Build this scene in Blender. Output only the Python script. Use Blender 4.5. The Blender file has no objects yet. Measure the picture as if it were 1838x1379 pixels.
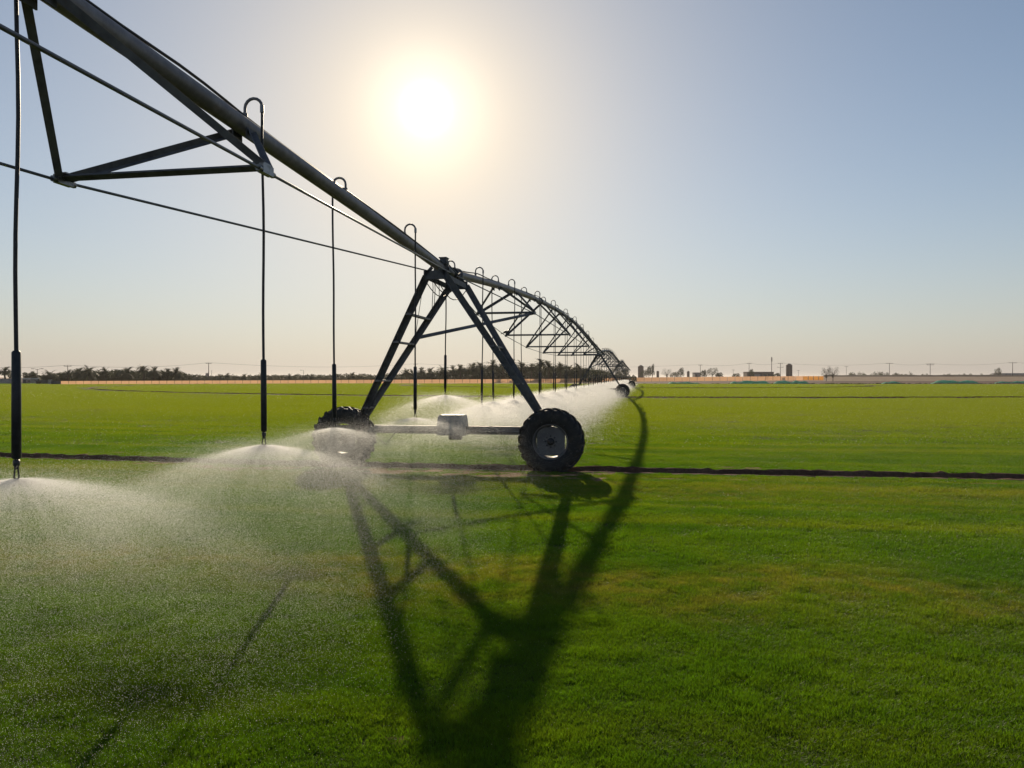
import bpy, math, random
import numpy as np
from mathutils import Vector, Matrix

R = math.radians
sc = bpy.context.scene
col = sc.collection
random.seed(7)
rng = np.random.default_rng(7)

# ------------------------------------------------------------------ camera
F = 1327.0            # focal length in photo pixels (1838 wide)
H = 1.755             # eye height above the turf
cd = bpy.data.cameras.new('camera')
cam = bpy.data.objects.new('camera', cd)
col.objects.link(cam)
cam.location = (0, 0, H)
cam.rotation_euler = (R(90 - 0.54), 0, 0)
cd.sensor_width = 36.0
cd.lens = 36.0 * F / 1838.0
cd.clip_start = 0.05
cd.clip_end = 12000
sc.camera = cam

# ------------------------------------------------------------------ sky, sun, exposure
SUN_EL, SUN_AZ = R(19.75), R(-6.6)          # azimuth measured from +Y towards +X
SUN_DIR = Vector((math.sin(SUN_AZ) * math.cos(SUN_EL), math.cos(SUN_AZ) * math.cos(SUN_EL), math.sin(SUN_EL)))
w = bpy.data.worlds.new('World')
sc.world = w
w.use_nodes = True
nt = w.node_tree
nt.nodes.clear()
def wn(t, **kw):
    n = nt.nodes.new(t)
    for k, v in kw.items():
        setattr(n, k, v)
    return n
out = wn('ShaderNodeOutputWorld')
bg = wn('ShaderNodeBackground')
sky = wn('ShaderNodeTexSky', sky_type='NISHITA', sun_disc=False)
sky.sun_elevation = SUN_EL
sky.sun_rotation = SUN_AZ
sky.air_density = 1.0
sky.dust_density = 0.0
sky.ozone_density = 1.5
sky.altitude = 300
bg.inputs['Strength'].default_value = 0.088
# dusty air: a pale layer that thickens to the horizon all round, and the aureole round the sun
geo = wn('ShaderNodeTexCoord')
nrm = wn('ShaderNodeVectorMath', operation='NORMALIZE')
nt.links.new(geo.outputs['Generated'], nrm.inputs[0])
sep = wn('ShaderNodeSeparateXYZ')
nt.links.new(nrm.outputs[0], sep.inputs[0])
dot = wn('ShaderNodeVectorMath', operation='DOT_PRODUCT')
nt.links.new(nrm.outputs[0], dot.inputs[0])
dot.inputs[1].default_value = SUN_DIR
def mth(op, a, b=None, c=None):
    n = wn('ShaderNodeMath', operation=op)
    for i, v in enumerate((a, b, c)):
        if v is None:
            continue
        if isinstance(v, (int, float)):
            n.inputs[i].default_value = v
        else:
            nt.links.new(v, n.inputs[i])
    return n.outputs[0]
ang = mth('ARCCOSINE', mth('MINIMUM', dot.outputs['Value'], 1.0))       # radians from the sun
elev = mth('MAXIMUM', sep.outputs['Z'], 0.0)
def gauss(x, width):
    q = mth('DIVIDE', x, width)
    return mth('EXPONENT', mth('MULTIPLY', mth('MULTIPLY', q, q), -1.0))
def expo(x, width):
    return mth('EXPONENT', mth('MULTIPLY', mth('DIVIDE', x, width), -1.0))
def scaled(colr, fac):
    n = wn('ShaderNodeVectorMath', operation='SCALE')
    n.inputs[0].default_value = colr
    nt.links.new(fac, n.inputs['Scale'])
    return n.outputs[0]
def addv(a, b):
    n = wn('ShaderNodeVectorMath', operation='ADD')
    nt.links.new(a, n.inputs[0]); nt.links.new(b, n.inputs[1])
    return n.outputs[0]
# (colours below are in picture units, divided by the background strength)
K = 1.0 / 0.088
dustf = expo(elev, 0.14)
dmix = wn('ShaderNodeMix', data_type='VECTOR')
nt.links.new(dustf, dmix.inputs[0])
nt.links.new(sky.outputs[0], dmix.inputs[4])
dmix.inputs[5].default_value = (.45 * K, .405 * K, .375 * K)
tot = dmix.outputs[1]
# warm veil of dust-scattered light round the sun, then the glare of the sun itself
thick = mth('SUBTRACT', 1.2, mth('MULTIPLY', elev, 0.8))          # more dust in the path lower down
veil = mth('MINIMUM', mth('MULTIPLY', mth('MULTIPLY', expo(ang, 0.21), 1.46), thick), 1.0)
vmix = wn('ShaderNodeMix', data_type='VECTOR')
nt.links.new(veil, vmix.inputs[0])
nt.links.new(tot, vmix.inputs[4])
vmix.inputs[5].default_value = (1.02 * K, .875 * K, .68 * K)
tot = vmix.outputs[1]
for c_, wd in (((.30, .30, .30), .062), ((2.0, 2.0, 2.0), .018)):
    tot = addv(tot, scaled(tuple(v * K for v in c_), gauss(ang, wd)))
nt.links.new(tot, bg.inputs['Color'])
nt.links.new(bg.outputs[0], out.inputs['Surface'])

sd = bpy.data.lights.new('sun', 'SUN')
sd.energy = 5.0
sd.angle = R(0.53)
sd.color = (1.0, 0.83, 0.60)
sun = bpy.data.objects.new('sun', sd)
col.objects.link(sun)
sun.rotation_euler = (-SUN_DIR).to_track_quat('-Z', 'Y').to_euler()
sun.location = (-20, 100, 60)

sc.view_settings.view_transform = 'Standard'
sc.view_settings.look = 'None'
sc.view_settings.exposure = 0.06
sc.view_settings.gamma = 1.0
sc.view_settings.use_curve_mapping = False
sc.render.engine = 'CYCLES'
cy = sc.cycles
cy.use_denoising = True
cy.max_bounces = 8
cy.diffuse_bounces = 4
cy.glossy_bounces = 3
cy.transmission_bounces = 6
cy.transparent_max_bounces = 12
cy.volume_bounces = 0
cy.sample_clamp_indirect = 6.0

# ------------------------------------------------------------------ helpers
def P(x, y, D):
    """a place seen at photo pixel (x, y), D metres ahead"""
    return Vector(((x - 919) / F * D, D, H + (677 - y) / F * D))

def tag(o, label=None, cat=None, group=None, kind=None):
    if label: o['label'] = label
    if cat: o['category'] = cat
    if group: o['group'] = group
    if kind: o['kind'] = kind
    return o

def empty(name, loc=(0, 0, 0), rz=0.0):
    o = bpy.data.objects.new(name, None)
    o.empty_display_size = 0.3
    col.objects.link(o)
    o.location = loc
    o.rotation_euler = (0, 0, rz)
    return o

def link(name, mesh, parent=None, loc=None, rz=None):
    o = bpy.data.objects.new(name, mesh)
    col.objects.link(o)
    if parent: o.parent = parent
    if loc is not None: o.location = loc
    if rz is not None: o.rotation_euler = (0, 0, rz)
    return o

def np_mesh(name, verts, faces, mat, smooth=False, counts=None):
    """fast mesh: faces is (n,k) array of equal polygons"""
    me = bpy.data.meshes.new(name)
    verts = np.asarray(verts, dtype=np.float32)
    faces = np.asarray(faces, dtype=np.int32)
    k = faces.shape[1]
    me.vertices.add(len(verts)); me.vertices.foreach_set('co', verts.ravel())
    me.loops.add(faces.size); me.loops.foreach_set('vertex_index', faces.ravel())
    me.polygons.add(len(faces))
    me.polygons.foreach_set('loop_start', np.arange(0, faces.size, k, dtype=np.int32))
    me.polygons.foreach_set('loop_total', np.full(len(faces), k, dtype=np.int32))
    if smooth:
        me.polygons.foreach_set('use_smooth', np.ones(len(faces), dtype=bool))
    me.update(calc_edges=True)
    if mat is not None:
        for m in (mat if isinstance(mat, (list, tuple)) else [mat]):
            me.materials.append(m)
    return me

class MB:
    """collects shapes, then links them as ONE mesh object"""
    def __init__(s):
        s.v = []; s.f = []; s.sm = []
    def add(s, vs, fs, smooth=False):
        b = len(s.v)
        s.v += [tuple(v) for v in vs]
        s.f += [tuple(b + i for i in f) for f in fs]
        s.sm += [smooth] * len(fs)
    def box(s, c, size, rot=None):
        cx, cy_, cz = c; x, y, z = (d / 2 for d in size)
        vs = [Vector((i * x, j * y, k * z)) for i in (-1, 1) for j in (-1, 1) for k in (-1, 1)]
        if rot is not None: vs = [rot @ v for v in vs]
        vs = [v + Vector(c) for v in vs]
        s.add(vs, [(0, 1, 3, 2), (4, 6, 7, 5), (0, 4, 5, 1), (2, 3, 7, 6), (0, 2, 6, 4), (1, 5, 7, 3)])
    @staticmethod
    def frame(d, up=None):
        d = d.normalized()
        a = Vector((0, 0, 1)) if up is None else Vector(up)
        if abs(d.dot(a)) > 0.98: a = Vector((0, 1, 0))
        x = d.cross(a).normalized()
        return x, x.cross(d).normalized()
    def tube(s, pts, r, n=8, cap=True):
        pts = [Vector(p) for p in pts]
        m = len(pts)
        rs = r if isinstance(r, (list, tuple)) else [r] * m
        vs = []; fs = []
        px = None
        for i, p in enumerate(pts):
            d = (pts[min(i + 1, m - 1)] - pts[max(i - 1, 0)]).normalized()
            if px is None:
                x, y = s.frame(d)
            else:
                x = (px - d * px.dot(d)).normalized(); y = x.cross(d)
            px = x
            for k in range(n):
                t = 2 * math.pi * k / n
                vs.append(p + (x * math.cos(t) + y * math.sin(t)) * rs[i])
        for i in range(m - 1):
            for k in range(n):
                a = i * n + k; b = i * n + (k + 1) % n
                fs.append((a, b, b + n, a + n))
        s.add(vs, fs, True)
        if cap:
            s.add(vs[:n], [tuple(range(n))[::-1]]); s.add(vs[-n:], [tuple(range(n))])
    def angle(s, p, q, w_=0.06, t=0.007, up=None, roll=0.0):
        """an L-section steel angle from p to q"""
        p = Vector(p); q = Vector(q)
        x, y = s.frame(q - p, up)
        c_, s_ = math.cos(roll), math.sin(roll)
        x, y = x * c_ + y * s_, y * c_ - x * s_
        prof = [(0, 0), (w_, 0), (w_, t), (t, t), (t, w_), (0, w_)]
        prof = [(a - w_ * .3, b - w_ * .3) for a, b in prof]
        vs = [e + x * a + y * b for e in (p, q) for a, b in prof]
        fs = [(i, (i + 1) % 6, 6 + (i + 1) % 6, 6 + i) for i in range(6)]
        fs += [(5, 4, 3, 2, 1, 0), (6, 7, 8, 9, 10, 11)]
        s.add(vs, fs)
    def bar(s, p, q, w_, h_, up=None):
        p = Vector(p); q = Vector(q)
        x, y = s.frame(q - p, up)
        vs = [e + x * a * w_ / 2 + y * b * h_ / 2 for e in (p, q) for a, b in ((-1, -1), (1, -1), (1, 1), (-1, 1))]
        s.add(vs, [(0, 1, 5, 4), (1, 2, 6, 5), (2, 3, 7, 6), (3, 0, 4, 7), (3, 2, 1, 0), (4, 5, 6, 7)])
    def disc(s, c, axis, r, th, n=20):
        a = Vector(axis).normalized() * th / 2
        s.tube([Vector(c) - a, Vector(c) + a], r, n)
    def lathe(s, prof, n, axis='y', c=(0, 0, 0), smooth=True):
        """prof: list of (radius, offset along axis)"""
        vs = []; fs = []
        m = len(prof)
        for k in range(n):
            t = 2 * math.pi * k / n
            for r_, a in prof:
                q = (r_ * math.cos(t), a, r_ * math.sin(t)) if axis == 'y' else (r_ * math.cos(t), r_ * math.sin(t), a)
                vs.append(Vector(q) + Vector(c))
        for k in range(n):
            for i in range(m - 1):
                a = k * m + i; b = ((k + 1) % n) * m + i
                fs.append((a, a + 1, b + 1, b))
        s.add(vs, fs, smooth)
    def mesh(s, name, mat):
        me = bpy.data.meshes.new(name)
        me.from_pydata(s.v, [], s.f)
        me.polygons.foreach_set('use_smooth', np.array(s.sm, dtype=bool))
        me.update()
        me.materials.append(mat)
        return me
    def build(s, name, mat, parent=None, loc=None, rz=None):
        return link(name, s.mesh(name, mat), parent, loc, rz)

def copy_tree(o, parent=None):
    c = o.copy(); col.objects.link(c); c.parent = parent
    for ch in list(o.children):
        copy_tree(ch, c)
    return c

# ------------------------------------------------------------------ materials
class NT:
    def __init__(s, name):
        s.m = bpy.data.materials.new(name)
        s.m.use_nodes = True
        s.t = s.m.node_tree
        s.t.nodes.clear()
        s.out = s.t.nodes.new('ShaderNodeOutputMaterial')
    def n(s, typ, ins=None, **kw):
        n = s.t.nodes.new(typ)
        for k, v in kw.items(): setattr(n, k, v)
        for k, v in (ins or {}).items():
            if isinstance(v, bpy.types.NodeSocket): s.t.links.new(v, n.inputs[k])
            else: n.inputs[k].default_value = v
        return n
    def pos(s): return s.n('ShaderNodeNewGeometry').outputs['Position']
    def objc(s): return s.n('ShaderNodeTexCoord').outputs['Object']
    def noise(s, vec, scale, detail=4.0, rough=.55):
        return s.n('ShaderNodeTexNoise', {'Vector': vec, 'Scale': scale, 'Detail': detail, 'Roughness': rough}).outputs['Fac']
    def ramp(s, fac, a, b):
        return s.n('ShaderNodeMapRange', {'Value': fac, 'From Min': a, 'From Max': b}, interpolation_type='SMOOTHSTEP').outputs[0]
    def mix(s, fac, a, b):
        n = s.t.nodes.new('ShaderNodeMix'); n.data_type = 'RGBA'
        for i, v in ((0, fac), (6, a), (7, b)):
            if isinstance(v, bpy.types.NodeSocket): s.t.links.new(v, n.inputs[i])
            elif i == 0: n.inputs[0].default_value = v
            else: n.inputs[i].default_value = (*v, 1) if len(v) == 3 else v
        return n.outputs[2]
    def math(s, op, a, b=0.0):
        return s.n('ShaderNodeMath', {0: a, 1: b}, operation=op).outputs[0]
    def bump(s, h, strength=.3, dist=.02):
        return s.n('ShaderNodeBump', {'Height': h, 'Strength': strength, 'Distance': dist}).outputs[0]
    def done(s, sh):
        s.t.links.new(sh, s.out.inputs['Surface']); return s.m
    def principled(s, **kw):
        ins = {k.replace('_', ' '): v for k, v in kw.items()}
        for k, v in list(ins.items()):
            if k == 'Base Color' and isinstance(v, tuple) and len(v) == 3: ins[k] = (*v, 1)
        return s.n('ShaderNodeBsdfPrincipled', ins).outputs[0]

def metal(name, c1, c2, rough=.5, met=.75, scale=9):
    k = NT(name); p = k.objc()
    nz = k.noise(p, scale, 6, .65); big = k.noise(p, scale * .17, 3)
    f = k.ramp(k.math('ADD', k.math('MULTIPLY', nz, .6), k.math('MULTIPLY', big, .4)), .35, .65)
    c = k.mix(f, c1, c2)
    stn = k.ramp(k.noise(k.n('ShaderNodeMapping', {'Vector': p, 'Scale': (3.0, .5, 3.0)}).outputs[0], scale * .35, 6, .7), .55, .72)
    c = k.mix(k.math('MULTIPLY', stn, .55), c, (.16, .12, .085))
    rg = k.math('ADD', k.math('MULTIPLY', nz, .25), rough - .12)
    return k.done(k.principled(Base_Color=c, Metallic=met, Roughness=rg, Normal=k.bump(nz, .15, .004)))

def simple(name, c1, c2, rough=.7, scale=6, bump=.2, spec=.4, dist=.01):
    k = NT(name); p = k.objc()
    nz = k.noise(p, scale, 6, .6)
    c = k.mix(k.ramp(nz, .35, .65), c1, c2)
    return k.done(k.principled(Base_Color=c, Roughness=rough, Normal=k.bump(nz, bump, dist), **{'Specular_IOR_Level': spec}))

def leafy(name, c1, c2, trans, tw=.45, rough=.55, spec=.25):
    """leaf: diffuse/gloss mixed with light coming through"""
    k = NT(name)
    isl = k.n('ShaderNodeNewGeometry').outputs['Random Per Island']
    nz = k.noise(k.pos(), .35, 3)
    f = k.math('ADD', k.math('MULTIPLY', isl, .6), k.math('MULTIPLY', nz, .4))
    c = k.mix(f, c1, c2)
    a = k.principled(Base_Color=c, Roughness=rough, **{'Specular_IOR_Level': spec})
    b = k.n('ShaderNodeBsdfTranslucent', {'Color': k.mix(f, tuple(x * .8 for x in trans), trans)}).outputs[0]
    return k.done(k.n('ShaderNodeMixShader', {0: tw, 1: a, 2: b}).outputs[0])

M = {}
M['galv'] = metal('galvanised_steel', (.13, .122, .128), (.25, .235, .24), .55, .35)
M['galv_leg'] = metal('galvanised_leg_steel', (.08, .082, .09), (.17, .172, .18), .68, .4)
M['rod'] = metal('rod_steel', (.09, .095, .11), (.16, .165, .18), .45, .6)
M['bolt'] = metal('bolt_steel', (.15, .15, .15), (.3, .3, .3), .4, .8, 40)
M['rim'] = metal('rim_steel', (.10, .095, .10), (.17, .162, .165), .6, .3, 5)
M['cover'] = simple('cover_plastic', (.17, .175, .19), (.23, .24, .255), .5, 5, .05)
M['hose'] = simple('black_hose', (.012, .012, .014), (.028, .027, .03), .5, 30, .1)
M['weight'] = simple('black_weight', (.010, .010, .013), (.022, .022, .026), .45, 20, .1)
M['nozzle'] = simple('nozzle_plastic', (.02, .02, .022), (.04, .04, .042), .35, 30, .05)
M['cable'] = simple('cable_jacket', (.010, .010, .011), (.022, .022, .024), .5, 20, .1)
def rubber():
    k = NT('tyre_rubber'); p = k.objc()
    nz = k.noise(p, 7, 6, .65); fine = k.noise(p, 60, 3)
    c = k.mix(k.ramp(nz, .48, .75), (.014, .0135, .014), (.05, .04, .03))
    return k.done(k.principled(Base_Color=c, Roughness=.72, Normal=k.bump(fine, .3, .004)))
M['rubber'] = rubber()

PIV_S = 156.4                                    # metres along the pipe from near tower to pivot
AX = Vector((math.sin(R(10)), math.cos(R(10)), 0))   # along the pipe, away from the camera
AV = Vector((math.cos(R(10)), -math.sin(R(10)), 0))  # direction of travel, to the right
T1 = Vector((-1.26, 14.3, 0))
PIV = T1 + AX * PIV_S
RZ = R(-10)
TRACKS = [156.4, 156.4 - 50.4, 156.4 - 105.6]
def W(d, v, z):
    return T1 + AX * d + AV * v + Vector((0, 0, z))

def turf_masks(k):
    """world-position masks shared by turf ground and blades: dry band, bare soil patches, greener patches"""
    p = k.pos()
    sp = k.n('ShaderNodeSeparateXYZ', {0: p})
    flat = k.n('ShaderNodeCombineXYZ', {0: sp.outputs[0], 1: sp.outputs[1], 2: 0.0}).outputs[0]
    dist = k.n('ShaderNodeVectorMath', {0: flat, 1: (PIV.x, PIV.y, 0)}, operation='DISTANCE').outputs['Value']
    mid = k.noise(flat, .55, 4, .6)
    big = k.noise(flat, .09, 3, .5)
    sml = k.noise(flat, 3.2, 4, .6)
    wob = k.math('ADD', dist, k.math('MULTIPLY', k.math('SUBTRACT', mid, .5), 3.0))
    def band(c, wd):
        d = k.math('ABSOLUTE', k.math('SUBTRACT', wob, c))
        return k.math('SUBTRACT', 1.0, k.ramp(d, 0.0, wd))
    dry = k.math('MAXIMUM', band(164.0, 1.3), k.math('MULTIPLY', band(158.4, 1.6), .75))
    streak = k.n('ShaderNodeTexNoise', {'Vector': k.n('ShaderNodeCombineXYZ', {0: k.math('MULTIPLY', dist, 1.3), 1: k.math('MULTIPLY', sp.outputs[0], .035)}).outputs[0], 'Scale': 1.0, 'Detail': 3.0}).outputs['Fac']
    return flat, dist, mid, big, sml, dry, streak

def turf_color(k, blade=False):
    flat, dist, mid, big, sml, dry, streak = turf_masks(k)
    if blade:
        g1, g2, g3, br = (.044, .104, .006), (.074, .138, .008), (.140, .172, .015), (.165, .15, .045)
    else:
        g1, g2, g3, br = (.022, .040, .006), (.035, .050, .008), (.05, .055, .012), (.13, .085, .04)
    c = k.mix(k.ramp(mid, .35, .68), g1, g2)
    c = k.mix(k.math('MULTIPLY', k.ramp(streak, .45, .7), k.math('SUBTRACT', .6, k.math('MULTIPLY', k.ramp(dist, 158.0, 166.0), .42))), c, g3)
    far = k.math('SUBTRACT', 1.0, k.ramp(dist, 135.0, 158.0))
    c = k.mix(k.math('MULTIPLY', far, .75), c, g3)  # backlit glow of the distant turf painted in as a brighter yellow-green
    c = k.mix(k.math('MULTIPLY', dry, k.math('MULTIPLY', k.ramp(sml, .25, .75), .75)), c, br)
    return c, flat, sml

def turf_ground():
    k = NT('turf_ground')
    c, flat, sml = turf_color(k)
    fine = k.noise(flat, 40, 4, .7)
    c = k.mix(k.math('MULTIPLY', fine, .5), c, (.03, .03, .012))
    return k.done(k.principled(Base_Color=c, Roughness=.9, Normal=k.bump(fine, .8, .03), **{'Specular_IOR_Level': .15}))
M['turf'] = turf_ground()

def blade_mat():
    k = NT('grass_blade')
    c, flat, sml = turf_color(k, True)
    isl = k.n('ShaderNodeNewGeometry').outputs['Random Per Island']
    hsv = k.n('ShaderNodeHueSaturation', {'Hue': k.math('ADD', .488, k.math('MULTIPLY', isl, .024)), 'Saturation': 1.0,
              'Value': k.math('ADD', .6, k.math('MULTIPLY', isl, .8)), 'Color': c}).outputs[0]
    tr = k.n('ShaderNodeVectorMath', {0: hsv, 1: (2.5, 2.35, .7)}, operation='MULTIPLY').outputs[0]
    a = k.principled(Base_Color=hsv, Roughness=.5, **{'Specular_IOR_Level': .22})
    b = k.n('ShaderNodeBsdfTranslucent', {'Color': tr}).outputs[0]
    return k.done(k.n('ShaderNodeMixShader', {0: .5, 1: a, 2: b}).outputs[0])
M['blade'] = blade_mat()

def water_mat():
    k = NT('water_drops')
    a = k.n('ShaderNodeBsdfRefraction', {'Color': (1, 1, 1, 1), 'Roughness': .7, 'IOR': 1.15}).outputs[0]
    b = k.n('ShaderNodeBsdfTranslucent', {'Color': (1, 1, 1, 1)}).outputs[0]
    return k.done(k.n('ShaderNodeMixShader', {0: .45, 1: a, 2: b}).outputs[0])
M['water'] = water_mat()

def soil(name, c1, c2, scale=1.2):
    k = NT(name); p = k.pos()
    a = k.noise(p, scale, 6, .6); b = k.noise(p, scale * 14, 5, .7)
    c = k.mix(k.ramp(k.math('ADD', k.math('MULTIPLY', a, .6), k.math('MULTIPLY', b, .4)), .35, .68), c1, c2)
    return k.done(k.principled(Base_Color=c, Roughness=.95, Normal=k.bump(b, .7, .04), **{'Specular_IOR_Level': .1}))
M['rut'] = soil('wet_rut_soil', (.075, .044, .030), (.16, .10, .068))
M['sand'] = soil('dry_sand', (.24, .155, .10), (.36, .245, .165), .05)
M['tan'] = soil('bare_patch_soil', (.22, .13, .065), (.36, .23, .12), 3)

# ------------------------------------------------------------------ ground
GZ = -0.20            # level of the bare land round the field
g = np_mesh('ground', [(-6000, -300, GZ), (6000, -300, GZ), (6000, 9000, GZ), (-6000, 9000, GZ)], [(0, 1, 2, 3)], M['sand'])
tag(link('ground', g), 'bare sandy land reaching from the field edge to the horizon', 'ground', kind='structure')

# the sown half circle: polar strips round the pivot, wheel tracks cut between them
EDGE = R(15.2)        # slope of the field's far edge
def hashnoise(a, seed):
    return np.sin(a * 12.9898 + seed * 78.233) * .5 + np.sin(a * 4.1 + seed * 3.7) * .3 + np.sin(a * 31.7 + seed) * .2
# angles measured at the pivot, from the direction of the camera side (-AX), positive to the right (+AV-ish)
th_cam = 0.0
fine_t = np.arange(-.16, .17, .0009)
left_t = np.linspace(-R(92), -.16, 260)[:-1]
right_t = np.linspace(.17, R(96), 260)
TH = np.concatenate([left_t, fine_t, right_t])
def polar(r, th):
    # th=0 points from pivot back to the near tower
    dx = -AX.x * np.cos(th) + AV.x * np.sin(th)
    dy = -AX.y * np.cos(th) + AV.y * np.sin(th)
    return PIV.x + r * dx, PIV.y + r * dy
HALF = .34            # half width of a wheel track
def strip(radii, zfun, jit=0.0):
    vs = []
    for i, r0 in enumerate(radii):
        rr = r0 + jit * hashnoise(TH * r0, i + 1) if jit else np.full_like(TH, r0)
        x, y = polar(rr, TH)
        vs.append(np.stack([x, y, zfun(i, r0, TH)], 1))
    n = len(TH); m = len(radii)
    V = np.concatenate(vs)
    a = (np.arange(m - 1)[:, None] * n + np.arange(n - 1)[None, :]).ravel()
    Fc = np.stack([a, a + 1, a + n + 1, a + n], 1)
    return V, Fc
parts = []
edges_ = [2.0] + sum([[t - HALF, t + HALF] for t in sorted(TRACKS)], []) + [215.0]
off = 0
allV = []; allF = []
for i in range(0, len(edges_), 2):
    a, b = edges_[i], edges_[i + 1]
    rad = np.linspace(a, b, max(3, int((b - a) / 2.5)))
    V, Fc = strip(rad, lambda i_, r_, t_: np.zeros_like(t_))
    allV.append(V); allF.append(Fc + off); off += len(V)
# strip behind the pivot, out to the field's far edge
e1 = np.array(polar(215.0, np.array([-R(92)]))).ravel(); e2 = np.array(polar(215.0, np.array([R(96)]))).ravel()
nrm_e = np.array([-(e2 - e1)[1], (e2 - e1)[0]]); nrm_e = nrm_e / np.linalg.norm(nrm_e) * (1 if nrm_e[1] > 0 else -1)
i1 = np.array(polar(2.0, np.array([-R(92)]))).ravel(); i2 = np.array(polar(2.0, np.array([R(96)]))).ravel()
pts = [e1, i1, i2, e2, e2 + nrm_e * 14, e1 + nrm_e * 14]
V = np.array([(p[0], p[1], 0.0) for p in pts] )
allV.append(V[[0, 1, 2, 5]]); allF.append(np.array([[0, 1, 2, 3]]) + off); off += 4
allV.append(V[[2, 3, 4, 5]]); allF.append(np.array([[0, 1, 2, 3]]) + off); off += 4
fm = np_mesh('field', np.concatenate(allV), np.concatenate(allF), M['turf'])
tag(link('field', fm), 'wide green turf field watered by the long pivot machine', 'field', kind='structure')

PROF = [(-HALF - .02, .004), (-.30, .028), (-.26, .012), (-.24, -.05), (-.20, -.085), (0, -.08), (.19, -.085), (.23, -.04), (.26, .01), (.30, .018), (HALF + .02, .004)]
names = ['nearest wheel track, a dark earth rut crossing under the near tower', 'thin dark wheel track across the middle of the field', 'short far wheel track near the green covered heaps']
for q, tr in enumerate(TRACKS):
    BERM = [.0, .015, .015, 0, 0, 0, 0, 0, .0, .0, 0] if q == 0 else [0, .05, .045, 0, 0, 0, 0, 0, 0, 0, 0]
    def zf(i, r, t, q=q, BERM=BERM):
        n = hashnoise(t * tr * .31, i * 3 + q * 11) * .25 + hashnoise(t * tr * 2.3, i * 5 + q * 7) * .35 + np.random.default_rng(q * 20 + i).normal(0, .35, len(t))
        amp = [0, .03, .03, .02, .012, .006, .012, .02, .02, .018, 0][i]
        return np.full_like(t, PROF[i][1] + BERM[i]) + n * amp
    V, Fc = strip([tr + p[0] for p in PROF], zf, .022)
    o = link('wheel_track', np_mesh('wheel_track', V, Fc, M['rut'], True))
    tag(o, names[q], 'wheel track', kind='structure')

# ------------------------------------------------------------------ turf blades (geometry nodes, one object)
def patch(name, size, n, h, wd, seg2=True, dew=0):
    g_ = np.random.default_rng(abs(hash(name)) % 1000 if False else len(name) * 13 + n)
    x = (g_.random(n) - .5) * size; y = (g_.random(n) - .5) * size
    az = g_.random(n) * 2 * np.pi
    hh = h * (.55 + .6 * g_.random(n)) ; ww = wd * (.7 + .6 * g_.random(n))
    lean = hh * (.15 + .75 * g_.random(n)); la = g_.random(n) * 2 * np.pi
    lx, ly = np.cos(la) * lean, np.sin(la) * lean
    bx, by = np.cos(az) * ww / 2, np.sin(az) * ww / 2
    z0 = np.full(n, -.004)
    b1 = np.stack([x - bx, y - by, z0], 1); b2 = np.stack([x + bx, y + by, z0], 1)
    if seg2:
        m1 = np.stack([x - bx * .8 + lx * .35, y - by * .8 + ly * .35, hh * .6], 1)
        m2 = np.stack([x + bx * .8 + lx * .35, y + by * .8 + ly * .35, hh * .6], 1)
        tp = np.stack([x + lx, y + ly, hh], 1)
        V = np.stack([b1, b2, m1, m2, tp], 1).reshape(-1, 3)
        o_ = np.arange(n)[:, None] * 5
        Fc = np.concatenate([o_ + [0, 1, 3], o_ + [0, 3, 2], o_ + [2, 3, 4]])
    else:
        tp = np.stack([x + lx, y + ly, hh], 1)
        V = np.stack([b1, b2, tp], 1).reshape(-1, 3)
        Fc = np.arange(n)[:, None] * 3 + [0, 1, 2]
    mi = np.zeros(len(Fc), dtype=np.int32)
    if dew:
        tv, tf = tetra(np.stack([(g_.random(dew) - .5) * size, (g_.random(dew) - .5) * size, h * (.5 + .5 * g_.random(dew))], 1), wd * (.3 + .35 * g_.random(dew)), g_)
        Fc = np.concatenate([Fc, tf + len(V)]); V = np.concatenate([V, tv])
        mi = np.concatenate([mi, np.ones(len(tf), dtype=np.int32)])
    me = np_mesh(name, V, Fc, [M['blade'], M['water']])
    me.polygons.foreach_set('material_index', mi)
    return bpy.data.objects.new(name, me)

TET = np.array([(1, 0, 0), (-.5, .8, .25), (-.5, -.8, .25), (.9, .1, .45), (-.4, .35, -.85), (-.5, -.35, .8)], dtype=float)
TF = np.array([(0, 1, 2), (3, 4, 5)])
def tetra(c, r, g_):
    """droplets: small crossed facets at centres c with radii r, freely turned"""
    n = len(c)
    q = g_.normal(size=(n, 4)); q /= np.linalg.norm(q, axis=1)[:, None]
    w_, x, y, z = q.T
    Rm = np.stack([1 - 2 * (y * y + z * z), 2 * (x * y - z * w_), 2 * (x * z + y * w_), 2 * (x * y + z * w_), 1 - 2 * (x * x + z * z), 2 * (y * z - x * w_), 2 * (x * z - y * w_), 2 * (y * z + x * w_), 1 - 2 * (x * x + y * y)], 1).reshape(n, 3, 3)
    V = np.einsum('nij,kj->nki', Rm, TET) * np.asarray(r)[:, None, None] + c[:, None, :]
    Fc = (np.arange(n)[:, None, None] * 6 + TF[None]).reshape(-1, 3)
    return V.reshape(-1, 3), Fc

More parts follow.
